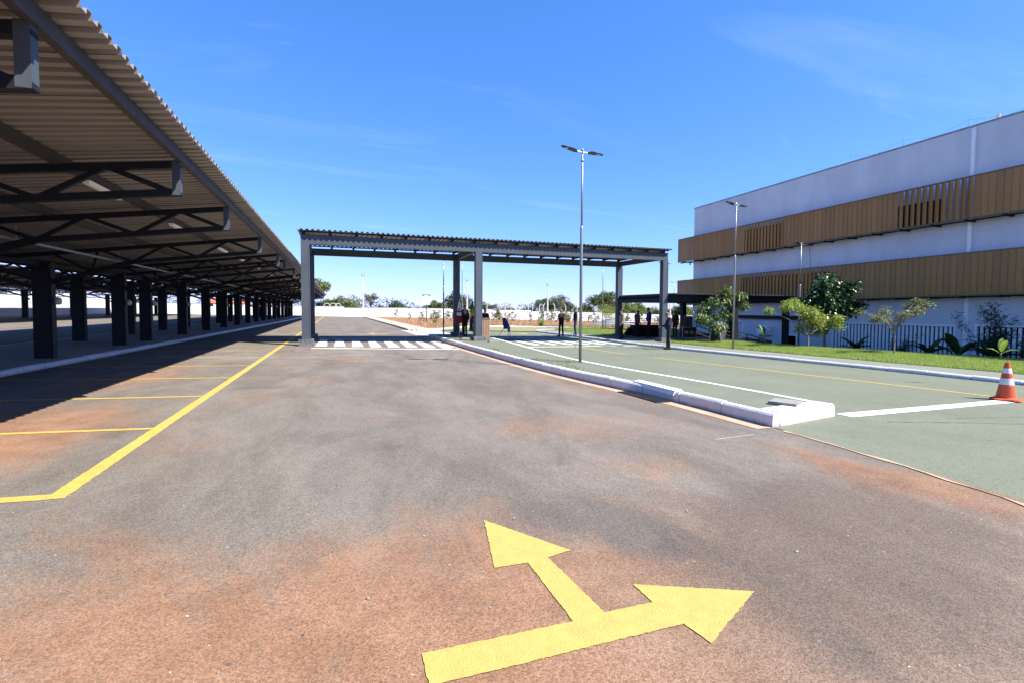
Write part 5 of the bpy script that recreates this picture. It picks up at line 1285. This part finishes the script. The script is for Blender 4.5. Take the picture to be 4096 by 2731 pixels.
M_BAN = leaf_mat('banana_leaf', (0.16, 0.26, 0.03), (0.26, 0.36, 0.06), .45); M_BAND = leaf_mat('banana_dark', (0.02, 0.05, 0.014), (0.04, 0.085, 0.025), .25)
banana('banana_seedling', 'small yellow-green banana seedling in front of the air conditioner', (21.6, 20.1, L(21.6, 20.1)), 3, .75, M_BAN, 2, .42, 1.0)
banana('banana_seedling', 'small banana seedling on the bank right behind the traffic cone', (22.9, 10.75, L(22.9, 10.75)), 4, .60, M_BAN, 5, .30, .9)
for i, (x, y, ln, sd_, lb) in enumerate(((26.2, 13.8, 1.3, 11, 'broad dark banana plant growing before the end of the long louvre'), (26.6, 15.2, 1.25, 12, 'broad dark banana plant under the umbrella tree'), (25.6, 18.0, 1.0, 13, 'low dark banana plant beside the foot of the dark tree'), (26.4, 12.7, 1.2, 14, 'dark banana plant at the foot of the down pipe'))):
    banana('banana_plant', lb, (x, y, -.85), 8, ln, M_BAND, sd_, .45, .75)
def shrub(label, loc, h, rx, ry, n, leaf, material, seed, aspect=.22):
    r_ = np.random.default_rng(seed); t = thing('shrub', label, 'shrub', loc, 0)
    mb = MB(); pts = []
    for k in range(16):
        b = Vector((r_.normal(0, rx*.3), r_.normal(0, ry*.3), 0)); tip = Vector((b.x+r_.normal(0, rx*.55), b.y+r_.normal(0, ry*.55), h*r_.uniform(.45, 1.0)))
        mid = (b+tip)/2+Vector((0, 0, .1)); mb.tube([b, mid, tip], [.014, .01, .004], 4, cap=False)
        for u in np.linspace(.15, 1, 9): pts.append(list(b.lerp(mid, u*2) if u < .5 else mid.lerp(tip, u*2-1)))
    mb.build('stems', M_BARK, t); T = np.array(pts)
    link('foliage', leaf_mesh('foliage', T[r_.integers(0, len(T), n)]+r_.normal(0, .09, (n, 3)), leaf, material, .1, aspect, seed), t)
shrub('tall feathery dark shrub climbing over the second louvre window', (26.4, 12.4, -1.0), 2.9, .8, .9, 3600, .16, M_LEAF5, 5)
shrub('dark bamboo-like shrub at the right end of the facade', (26.2, 10.9, -1.0), 2.6, .7, .8, 2600, .16, M_LEAF5, 6)
shrub('low dark bush behind the trunk of the umbrella tree', (26.2, 16.3, -1.1), 1.5, .5, .6, 1800, .10, M_LEAF5, 7, .4)
shrub('small bush of yellow-green leaves on the dry verge', (20.0, 46.8, gz(20, 46.8)+.04), 1.0, .3, .3, 500, .16, M_LEAF2, 8, .4)

# saplings and stakes in the planting bed
M_STAKE = mat('stake_wood', (0.28, 0.21, 0.14), .9, var=.2)
protos = []
rnd = random.Random(5)
sap_mesh = []
for k in range(4):
    mb = MB(); pts = []; hh = 1.5
    st = [Vector((0, 0, 0))]
    for i in range(1, 6): st.append(Vector((rnd.gauss(0, .05), rnd.gauss(0, .05), hh*i/5)))
    mb.tube(st, [.018, .016, .013, .01, .008, .005], 5, cap=False)
    for q in st[2:]:
        for j in range(3):
            a = rnd.uniform(0, 6.28); e = q+Vector((math.cos(a)*.35, math.sin(a)*.35, rnd.uniform(-.08, .12))); mb.tube([q, e], [.006, .003], 4, cap=False)
            for u in (.4, .7, 1): pts.append(list(q.lerp(e, u)))
    T = np.array(pts); r_ = np.random.default_rng(k)
    sap_mesh.append((mb.mesh('stem', M_BARK), leaf_mesh('foliage', T[r_.integers(0, len(T), 130)]+r_.normal(0, .07, (130, 3)), .26, M_LEAF1 if k % 2 else M_LEAF4, .5, .35, k)))
stake_me = MB().tube([(0, 0, -.1), (0, 0, .9)], [.022, .018], 5).mesh('stake', M_STAKE)
bedz = lambda x, y: gz(x, y)+.07
samp = in_poly(pbd, 8, 80, 43, 100, lambda x, y: 1 if y < 75 else .4)
for k in range(62):
    x, y = samp(); s = rnd.uniform(.65, 1.2)
    t = thing('sapling', 'staked leafy sapling planted in the red soil bed', 'sapling', (x, y, bedz(x, y)), rnd.uniform(0, 6.28), 'saplings in the planting bed'); t.scale = (s, s, s)
    a, b_ = sap_mesh[k % 4]; link('stem', a, t); link('foliage', b_, t)
for k in range(130):
    x, y = samp(); o = tag(link('stake', stake_me, None, (x, y, bedz(x, y)), (rnd.gauss(0, .05), rnd.gauss(0, .05), 0)), 'thin wooden stake standing in the red soil bed', 'stake', 'wooden stakes in the planting bed'); o.scale = (1.1, 1.1, rnd.uniform(.6, 1.25))

# trees beyond the walls
def far_crown(seed, h, rx, clumps, n, leaf, material, flat=.7, trunk=.35):
    rnd = random.Random(seed); r_ = np.random.default_rng(seed); mb = MB(); pts = []
    mb.tube([(0, 0, -.3), (.1, 0, h*trunk*.6), (.05, .1, h*trunk)], [.22, .17, .14], 7, cap=False)
    for k in range(clumps):
        a = rnd.uniform(0, 6.28); rr = rx*math.sqrt(rnd.random())*.85; z = h*(trunk+.12+(1-trunk-.25)*rnd.random()*(1-.45*(rr/rx)**2)); c_ = np.array((rr*math.cos(a), rr*math.sin(a), z))
        mb.tube([(.05, .1, h*trunk*.9), tuple(c_*.55+np.array((0, 0, h*trunk*.35))), tuple(c_)], [.09, .06, .02], 5, cap=False)
        sz = rx*rnd.uniform(.22, .40); m_ = n//clumps; d = r_.normal(0, 1, (m_, 3)); d /= np.linalg.norm(d, axis=1)[:, None]
        d *= (r_.uniform(.35, 1, m_)**.5)[:, None]; pts.append(c_+d*np.array((sz, sz, sz*flat)))
    P_ = np.concatenate(pts)
    return mb.mesh('trunk', M_BARKP), leaf_mesh('crown', P_, leaf, material, .25, .6, seed)
M_FT = [leaf_mat('far_green_a', (0.05, 0.085, 0.022), (0.13, 0.165, 0.05), .25), leaf_mat('far_green_b', (0.035, 0.06, 0.02), (0.09, 0.12, 0.04), .2), leaf_mat('far_green_c', (0.085, 0.12, 0.025), (0.20, 0.23, 0.06), .3), leaf_mat('far_grey', (0.10, 0.11, 0.06), (0.19, 0.19, 0.11), .25)]
FP = [far_crown(1, 6, 3.2, 22, 3600, .34, M_FT[0]), far_crown(2, 5, 3.0, 20, 3600, .32, M_FT[1], .8, .25), far_crown(3, 6.5, 2.6, 20, 3200, .34, M_FT[2]), far_crown(4, 6.5, 2.4, 16, 1200, .30, M_FT[3], .6, .45), far_crown(5, 5, 3.6, 26, 4200, .34, M_FT[2], .8, .2)]
def far_tree(label, proto, x, y, s, zs=1.0, cat='tree', group='trees beyond the wall'):
    t = thing('tree', label, cat, (x, y, gz(x, y)-.3), random.uniform(0, 6.28), group); s *= 1.12; t.scale = (s, s, s*zs); a, b_ = FP[proto]; link('trunk', a, t); link('crown', b_, t); return t
far_tree('tall light green tree behind the far end of the carport', 2, -5.5, 118, 1.35, 1.0)
far_tree('round leafy tree above the hoops at the road end', 4, 1.6, 118, 1.05, .85)
far_tree('bushy tree low behind the hoops', 0, -2.2, 120, .8, .8)
far_tree('thin grey half-bare tree behind the first concrete pole', 3, 7.4, 117, .95, .9)
far_tree('dark rounded tree beyond the wall right of the grey tree', 1, 14.0, 122, .85, .95)
far_tree('small dark tree beside the dark rounded tree', 1, 16.5, 124, .6, .9)
far_tree('small tree with a pale forked trunk behind the sign board', 2, 23.0, 122, .72, .95)
far_tree('dark tree behind the back middle gantry post', 1, 29.0, 120, 1.2, 1.1)
far_tree('dark tree just right of the middle gantry post', 1, 34.4, 122, .85, 1.0)
far_tree('pale tree behind the first bent fence post', 3, 38.0, 122, .8, .8)
far_tree('thin tree between the bent fence posts', 3, 43.5, 123, .75, .7)
far_tree('grey-green tree behind the third concrete pole', 0, 53.5, 122, .95, 1.05)
far_tree('olive tree right of the third concrete pole', 3, 57.0, 121, 1.1, 1.0)
far_tree('low bright green tree left of the island lamp post', 4, 63.0, 121, .75, .9)
far_tree('tall green tree behind the far lawn lamp', 0, 71.0, 122, 1.25, 1.15)
far_tree('dense tree at the back post of the gantry end', 4, 77.0, 121, 1.1, 1.15)
for k, (x, y, p, s, lb) in enumerate(((60.5, 126, 0, .9, 'grey-green tree farther back left of the tall green tree'), (67.0, 124, 1, 1.0, 'dark tree just left of the tall green tree'), (74.0, 126, 2, 1.2, 'light green tree filling the gap behind the far lawn lamp'), (49.5, 125, 1, .7, 'low dark tree beside the third concrete pole'), (26.0, 126, 4, .75, 'low bushy tree left of the dark tree by the back post'), (10.5, 126, 1, .55, 'low dark bush just right of the grey half-bare tree'), (20.0, 127, 4, .5, 'low green bush left of the pale forked tree'))):
    far_tree(lb, p, x, y, s)
rnd = random.Random(9)
for k in range(22):
    x = 80+k*3.3+rnd.uniform(-1, 1); far_tree('leafy tree in the dense row seen under the walkway roof', rnd.choice((0, 1, 4, 4, 2)), x, 118+rnd.uniform(0, 10), rnd.uniform(.85, 1.15), .85, group='dense tree row right of the gantry')
far_tree('green tree above the boundary wall behind the second carport', 2, -42, 78, 1.1, 1.0); far_tree('leafy tree beyond the left boundary wall', 4, -41, 66, 1.0, 1.1)
# low wood along the horizon
r_ = np.random.default_rng(77); pts = []
for k in range(170):
    x = -70+k*2.3+r_.normal(0, 1.2); y = 165+r_.uniform(0, 25); hh = r_.uniform(3.2, 6.0); c_ = np.array((x, y, gz(x, y)+hh*.45)); d = r_.normal(0, 1, (130, 3)); d /= np.linalg.norm(d, axis=1)[:, None]; pts.append(c_+d*np.array((2.6, 1.6, hh*.55)))
o = link('treeline', leaf_mesh('treeline', np.concatenate(pts), .62, M_FT[1], .2, .65, 7)); tag(o, 'low dark wood along the horizon behind the white wall', 'wood', kind='stuff')

# ------------------------------------------------------------------ houses past the left wall
M_TILE = mat('roof_tile', (0.42, 0.13, 0.06), .85, var=.2, scale=3, stretch=(1, 8, 1))
def house(label, x0, x1, y0, y1, zt, roof, wallm):
    t = thing('house', label, 'house', ((x0+x1)/2, (y0+y1)/2, .2))
    w = MB().box(x0, x1, y0, y1, -.3, zt).build('wall', wallm, t, world=True)
    e = .5; zr = zt+roof; ym = (y0+y1)/2
    mb = MB().add([(x0-e, y0-e, zt-.05), (x1+e, y0-e, zt-.05), (x1+e, ym, zr), (x0-e, ym, zr), (x1+e, y1+e, zt-.05), (x0-e, y1+e, zt-.05)], [(0, 1, 2, 3), (3, 2, 4, 5), (0, 3, 5), (1, 4, 2), (0, 5, 4, 1)])
    mb.build('roof', M_TILE, t, world=True)
    for k in range(3):
        xx = x0+(x1-x0)*(k+.5)/3; MB().box(xx-.6, xx+.6, y0-.03, y0+.02, zt-1.7, zt-.5).build('window', M_GLASSD, t, world=True)
house('low house with an orange tiled roof beyond the end wall', -25, -19, 116, 123, 2.5, .9, M_WALLW)
house('second low house with tiled roof farther along the end wall', -16, -11, 118, 124, 2.2, .9, M_WALLW)
house('pale house standing behind the left boundary wall', -48, -40, 88, 100, 4.6, 1.2, M_WALLW)

# ------------------------------------------------------------------ people
SKIN = {'light': mat('skin_light', (0.46, 0.26, 0.18), .55, var=.06, scale=8), 'tan': mat('skin_tan', (0.34, 0.18, 0.11), .55, var=.06, scale=8), 'dark': mat('skin_dark', (0.13, 0.065, 0.04), .55, var=.06, scale=8)}
HAIRM = {'black': mat('hair_black', (0.012, 0.010, 0.010), .5, var=.3, scale=30), 'grey': mat('hair_grey', (0.12, 0.11, 0.10), .6, var=.3, scale=30), 'blond': mat('hair_blond', (0.42, 0.29, 0.14), .5, var=.25, scale=25, stretch=(1, 1, .15))}
FAB = lambda n, c, v=.12: mat('cloth_'+n, c, .9, var=v, scale=7, bump=.5, bscale=18)
M_SHOE = mat('shoe_black', (0.012, 0.012, 0.013), .4, var=.2); M_EYE = mat('eye_dark', (0.02, 0.015, 0.012), .3); M_LIP = mat('lip', (0.30, 0.12, 0.09), .5)

def capsule(mb, a, b_, ra, rb, n=12):
    a, b_ = Vector(a), Vector(b_); d = b_-a; l = d.length
    if l < 1e-6: return
    d /= l; pts, rs = [], []
    for t in (-1, -.85, -.5): pts.append(a+d*ra*t); rs.append(ra*math.sqrt(max(.0004, 1-t*t)))
    pts.append(a); rs.append(ra); pts.append(b_); rs.append(rb)
    for t in (.5, .85, 1): pts.append(b_+d*rb*t); rs.append(rb*math.sqrt(max(.0004, 1-t*t)))
    mb.tube(pts, rs, n)

def person(label, loc, face, height, skin, hair, top, pants, arms=None, legs=None, head=(0, .02, 0), hair_style='short', sleeve='long', jacket=0.0, shoe=None, belly=0.0, pelvis=(0, 0, 0), torso_lean=(0, 0), group='people at the ceremony', extra=None):
    """face: heading of the figure's front in degrees, counter-clockwise from +X. Local frame: +x right, +y front"""
    t = thing('person', label, 'person', loc, R(face-90), group); s = height/1.76
    caps = []                                  # (a, b, ra, rb, tag)
    def C(a, b_, ra, rb, tg): caps.append((Vector(a)*s, Vector(b_)*s, ra*s, rb*s, tg))
    px_, py_, pz_ = pelvis; tl = torso_lean; j = jacket
    pv = Vector((px_, py_, .96+pz_)); ch = pv+Vector((tl[0]*.5, tl[1]*.5, .33)); nk = pv+Vector((tl[0], tl[1], .53)); hd = nk+Vector((head[0], head[1]+.015, .155+head[2]))
    sh = {q: nk+Vector((q*.175, -.01, -.07)) for q in (-1, 1)}
    # torso
    for q in (-1, 1):
        C(pv+Vector((q*.075, 0, -.03)), pv+Vector((q*.07, .01, .12)), .105, .10+j*.4+belly*.3, 'pants' if not jacket else 'top')
        C(pv+Vector((q*.07, .01+belly*.3, .12)), ch+Vector((q*.085, .01, .02)), .105+j+belly*.5, .112+j, 'top')
        C(ch+Vector((q*.085, .01, .02)), sh[q]+Vector((-q*.05, .0, -.005)), .108+j, .072+j*.5, 'top')
        C(nk+Vector((q*.02, 0, -.03)), sh[q], .06+j*.3, .066+j*.5, 'top')
    C(pv+Vector((0, .03+belly, .1)), ch+Vector((0, .045, 0)), .10+belly+j, .10+j, 'top')
    C(pv+Vector((0, -.01, -.05)), pv+Vector((0, 0, .04)), .115, .12, 'pants')
    C(nk+Vector((0, 0, -.06)), hd+Vector((0, -.02, -.07)), .062, .055, 'skin')
    # legs
    lg = legs or {}
    for q in (-1, 1):
        hip = pv+Vector((q*.088, 0, -.06)); kn, an = lg.get(q, (Vector((q*.095, .03, .50)), Vector((q*.10, -.02, .085)))); kn, an = Vector(kn), Vector(an)
        C(hip, kn, .088, .062, 'pants'); C(kn, kn.lerp(an, .35), .062, .064, 'pants'); C(kn.lerp(an, .35), an, .064, .052, 'pants')
        fwd = Vector((q*.03, .15, 0)); C(an+Vector((0, -.045, -.04)), an+fwd+Vector((0, 0, -.047)), .042, .036, 'shoe'); C(an+Vector((0, 0, .0)), an+Vector((0, .04, -.035)), .045, .04, 'shoe')
    # arms and hands
    am = arms or {}
    for q in (-1, 1):
        el, wr, curl = am.get(q, (Vector((q*.235, -.04, 1.15)), Vector((q*.25, .03, .90)), .5)); el, wr = Vector(el), Vector(wr); bare = sleeve == 'short'
        C(sh[q], sh[q].lerp(el, .5), .060+j*.6, .054+j*.6, 'top'); C(sh[q].lerp(el, .5), el, .050+j*.5 if not bare else .046, .044+j*.5 if not bare else .040, 'top' if not bare else 'skin')
        C(el, wr, .043+j*.5 if not bare else .038, .034+j*.4 if not bare else .027, 'top' if not bare else 'skin')
        d = (wr-el).normalized(); up_ = Vector((0, 0, 1)); sd_ = d.cross(up_); sd_ = sd_.normalized() if sd_.length > .2 else Vector((0, 1, 0)); sd_ = Vector((0, 1, 0)) if abs(d.z) > .8 else sd_; nn = d.cross(sd_).normalized()
        if nn.x*q > 0 and abs(d.z) > .8: nn = -nn
        pc = wr+d*.05; C(wr, pc, .026, .027, 'skin')
        for k, ln in enumerate((.070, .082, .077, .060)):
            o_ = sd_*(-.030+.020*k); C(pc+o_*.6, pc+o_+d*.035, .017, .014, 'skin'); r0 = pc+o_+d*.035; m_ = r0+(d*(1-curl*.6)+nn*curl*.7).normalized()*ln*.55; C(r0, m_, .0105, .0098, 'skin'); C(m_, m_+(d*(1-curl*1.5)+nn*curl*1.2).normalized()*ln*.5, .0098, .0085, 'skin')
        th = pc+sd_*.026-d*.02; m_ = th+(sd_*.8+d*.6).normalized()*.038; C(th, m_, .0125, .0115, 'skin'); C(m_, m_+(sd_*.3+d+nn*curl).normalized()*.028, .011, .0095, 'skin')
    mb = MB()
    for a, b_, ra, rb, tg in caps: capsule(mb, a, b_, ra, rb)
    # head
    H_ = hd*s; tilt = Matrix.Rotation(-head[1]*2.2, 3, 'X')
    def HP(v): return H_+tilt@(Vector(v)*s)
    heads = []
    def E(c, r_, tg):
        heads.append((HP(c), r_[0]*s, tg)); mb.ell(HP(c), tuple(v*s for v in r_), 18, 12, rot=tilt)
    E((0, -.012, .03), (.076, .094, .092), 'skin'); E((0, .022, -.045), (.056, .066, .078), 'skin'); E((0, .088, -.018), (.013, .020, .024), 'skin'); E((0, .06, -.098), (.028, .026, .022), 'skin')
    for q in (-1, 1): E((q*.077, -.012, -.012), (.010, .020, .030), 'skin'); E((q*.04, .055, -.03), (.024, .028, .026), 'skin')
    E((0, .073, .026), (.05, .018, .014), 'skin'); E((0, .080, -.062), (.024, .010, .012), 'skin')
    tmp = link('person_build', mb.mesh('person_build', SKIN[skin])); md = tmp.modifiers.new('r', 'REMESH'); md.mode = 'VOXEL'; md.voxel_size = .0085*s
    sm = tmp.modifiers.new('s', 'SMOOTH'); sm.factor = .5; sm.iterations = 2
    bpy.context.view_layer.update(); dg = bpy.context.evaluated_depsgraph_get(); me = bpy.data.meshes.new_from_object(tmp.evaluated_get(dg)); me.name = 'body'; me.materials.clear()
    bpy.data.objects.remove(tmp)
    # what covers each face: nearest limb
    nf = len(me.polygons); cc = np.zeros(nf*3); me.polygons.foreach_get('center', cc); cc = cc.reshape(-1, 3); best = np.full(nf, 1e9); idx = np.zeros(nf, int)
    slots = [SKIN[skin], top, pants, shoe or M_SHOE, M_EYE, M_LIP]; tid = {'skin': 0, 'top': 1, 'pants': 2, 'shoe': 3}
    for a, b_, ra, rb, tg in caps:
        A_, B_ = np.array(a), np.array(b_); AB = B_-A_; u = np.clip(((cc-A_)@AB)/max(1e-9, AB@AB), 0, 1); dd = np.linalg.norm(cc-A_-u[:, None]*AB, axis=1)-(ra+(rb-ra)*u); k = dd < best; best[k] = dd[k]; idx[k] = tid[tg]
    hc = np.array(H_); k = (np.linalg.norm(cc-hc, axis=1) < .135*s) & (cc[:, 2] > hc[2]-.115*s); idx[k] = 0
    for q in (-1, 1):
        e = np.array(HP((q*.031, .082, -.002))); idx[np.linalg.norm((cc-e)*np.array((1, 1, 1.5)), axis=1) < .0135*s] = 4
        e = np.array(HP((q*.032, .086, .024))); idx[np.linalg.norm((cc-e)*np.array((.6, 1, 2.2)), axis=1) < .013*s] = 4 if hair else idx[np.linalg.norm((cc-e)*np.array((.6, 1, 2.2)), axis=1) < .013*s]
    e = np.array(HP((0, .088, -.064))); idx[np.linalg.norm((cc-e)*np.array((.6, 1, 2)), axis=1) < .014*s] = 5
    if jacket:      # hem of the jacket over the trousers
        zc2 = pv.z*s; k = (idx == 1) & (cc[:, 2] < zc2-.07*s); 
        hm = np.abs(cc[:, 0]) < .2*s; idx[k & hm] = 2
    else:
        k = (idx == 1) & (cc[:, 2] < (pv.z+.05)*s) & (np.abs(cc[:, 0]) < .17*s); idx[k] = 2
    for x in slots: me.materials.append(x)
    me.polygons.foreach_set('material_index', idx.astype(np.int32)); me.polygons.foreach_set('use_smooth', [True]*nf); me.update()
    link('body', me, t)
    if hair:
        hb = MB(); c_ = HP((0, -.018, .038)); hb.ell(c_, (.082*s, .097*s, .094*s), 20, 14, rot=tilt)
        # cut the face out of the cap
        keep = []
        vv = [tilt.inverted()@(Vector(p)-H_)/s for p in hb.v]
        for f in hb.f:
            m_ = sum((vv[i] for i in f), Vector())/len(f)
            low = -.035 if hair_style == 'short' else -.07
            if m_.y > .045 and m_.z < .062: continue
            if m_.y > -.02 and m_.z < .0: continue
            if m_.z < low: continue
            keep.append(f)
        hb.f = keep; hb.mi = [0]*len(keep)
        if hair_style == 'long':
            for k in range(9):
                a = R(195+k*19); b0 = HP((.078*math.cos(a), -.01+.088*math.sin(a), .03)); b1 = HP((.085*math.cos(a), -.03+.095*math.sin(a), -.12)); b2 = HP((.075*math.cos(a)+.0, -.05+.085*math.sin(a), -.26+.02*(k % 3)))
                hb.tube([b0, b1, b2], [.030*s, .036*s, .012*s], 8)
        hb.build('hair', hair, t, True)
    if extra: extra(t, s)
    return t
V = Vector
ISL = lambda x, y: gz(x, y)+.196
SWK = lambda x, y: gz(x, y)+.122
navy = FAB('navy_uniform', (0.018, 0.022, 0.045)); black = FAB('black', (0.010, 0.010, 0.011)); blackp = FAB('black_trousers', (0.012, 0.012, 0.014))
# officer looking at a phone
def phone(t, s):
    MB().cbox((.10*s, .44*s, 1.085*s), (.075, .012, .15)).build('phone', M_BLACKM, t, rot=(0, 0, 0))
    bel = MB()
    for k in range(20):
        a = 2*math.pi*k/20; b_ = 2*math.pi*(k+1)/20; bel.bar((.185*s*math.cos(a), .128*s*math.sin(a)+.005, 1.0*s), (.185*s*math.cos(b_), .128*s*math.sin(b_)+.005, 1.0*s), .014, .045)
    bel.build('belt', M_BLACKM, t)
    MB().cbox((.0, -.0, 0), (.001, .001, .001)) 
person('officer in dark navy uniform looking down at a phone on the roadway', (14.25, 18.55, gz(14.2, 18.5)+.012), 155, 1.69, 'tan', HAIRM['grey'], navy, FAB('navy_trousers', (0.016, 0.020, 0.038)), arms={-1: (V((-.25, .06, 1.17)), V((-.05, .34, 1.08)), .7), 1: (V((.25, .04, 1.16)), V((.11, .36, 1.06)), .8)}, head=(0, .075, -.02), jacket=.018, belly=.03, legs={-1: (V((-.09, .02, .50)), V((-.085, -.02, .085))), 1: (V((.09, .03, .50)), V((.07, .05, .085)))}, extra=phone)
person('bald man dressed all in black standing on the crossing edge', (14.0, 29.4, gz(14, 29.4)+.012), 100, 1.78, 'tan', None, black, blackp, arms={-1: (V((-.27, .0, 1.16)), V((-.20, .20, 1.05)), .6), 1: (V((.27, .0, 1.16)), V((.20, .20, 1.05)), .6)}, jacket=.015, belly=.03, sleeve='short', legs={-1: (V((-.12, .02, .50)), V((-.16, -.02, .085))), 1: (V((.12, .02, .50)), V((.15, -.0, .085)))})
person('man in dark jacket and blue jeans standing on the kerb', (15.0, 29.3, SWK(15, 29.3)), 165, 1.80, 'tan', HAIRM['black'], FAB('dark_olive_jacket', (0.026, 0.026, 0.020)), FAB('jeans', (0.035, 0.075, 0.17), .25), arms={-1: (V((-.25, -.03, 1.16)), V((-.17, .14, .98)), .6), 1: (V((.25, -.08, 1.16)), V((.20, .08, .98)), .6)}, jacket=.022)
person('man in khaki jacket and black trousers beside the back gantry post', (15.6, 24.6, SWK(15.6, 24.6)), 170, 1.72, 'light', HAIRM['black'], FAB('khaki_jacket', (0.27, 0.245, 0.185), .2), blackp, jacket=.026, arms={-1: (V((-.25, .02, 1.16)), V((-.24, .12, .92)), .4), 1: (V((.25, -.02, 1.16)), V((.26, .03, .90)), .4)})
person('man in grey t-shirt facing the blue-shirted man under the walkway', (18.0, 26.6, SWK(18, 26.6)), 10, 1.70, 'dark', HAIRM['black'], FAB('grey_tee', (0.075, 0.085, 0.095)), blackp, sleeve='short', jacket=.01, arms={-1: (V((-.25, .04, 1.17)), V((-.10, .26, 1.22)), .6), 1: (V((.245, -.03, 1.15)), V((.25, .04, .91)), .5)}, head=(0, .06, -.01))
person('tall man in bright blue shirt standing under the walkway', (18.4, 25.9, SWK(18.4, 25.9)), 160, 1.88, 'light', HAIRM['black'], FAB('blue_shirt', (0.014, 0.045, 0.19)), blackp, jacket=.018, belly=.02, arms={-1: (V((-.25, .04, 1.17)), V((-.08, .22, 1.10)), .6), 1: (V((.26, -.06, 1.16)), V((.2, .1, 1.0)), .6)}, head=(0, .05, -.01))
person('man half hidden behind the officer near the end post', (21.0, 26.7, SWK(21, 26.7)), 200, 1.72, 'tan', HAIRM['black'], FAB('brown_shirt', (0.07, 0.045, 0.03)), FAB('brown_trousers', (0.05, 0.035, 0.025)), jacket=.01)
person('blond woman in long black clothes seen from behind by the flags', (6.48, 25.6, ISL(6.5, 25.6)), 95, 1.50, 'light', HAIRM['blond'], black, black, hair_style='long', jacket=.03, arms={-1: (V((-.23, .02, 1.15)), V((-.18, .18, 1.0)), .6), 1: (V((.23, .02, 1.15)), V((.18, .18, 1.0)), .6)}, legs={-1: (V((-.075, .02, .50)), V((-.075, -.02, .085))), 1: (V((.075, .03, .50)), V((.075, -.02, .085)))})
person('dark-clothed man wearing sunglasses behind the white and red flag', (6.95, 27.6, ISL(6.9, 27.6)), 250, 1.72, 'tan', HAIRM['black'], FAB('dark_grey_shirt', (0.03, 0.032, 0.036)), FAB('dark_trousers', (0.02, 0.02, 0.024)))
camo = mat('cloth_camo', (0.10, 0.11, 0.09), .9, var=.4, scale=22, c2=(0.34, 0.34, 0.30), detail=2)
person('person in grey patterned shirt partly hidden by the middle post', (7.3, 26.0, ISL(7.3, 26)), 110, 1.56, 'light', HAIRM['black'], camo, blackp, jacket=.01)
person('person in black standing behind the wooden lectern', (7.15, 24.15, ISL(7.1, 24.1)), 262, 1.50, 'tan', HAIRM['black'], black, blackp, jacket=.035, head=(0, .05, -.02), arms={-1: (V((-.24, .06, 1.15)), V((-.15, .26, 1.06)), .6), 1: (V((.24, .06, 1.15)), V((.15, .26, 1.06)), .6)})
person('man in grey shirt crouching behind the leaning panels by the tree', (21.35, 23.25, gz(21, 23.2)+.12), 210, 1.70, 'tan', HAIRM['black'], FAB('light_grey_shirt', (0.20, 0.21, 0.21)), blackp, pelvis=(0, -.12, -.62), torso_lean=(0, .22), head=(0, .06, -.02), legs={-1: (V((-.16, .22, .50)), V((-.14, -.05, .085))), 1: (V((.16, .24, .50)), V((.14, -.03, .085)))}, arms={-1: (V((-.27, .22, .55)), V((-.14, .40, .42)), .6), 1: (V((.27, .22, .55)), V((.14, .40, .42)), .6)}, jacket=.012)
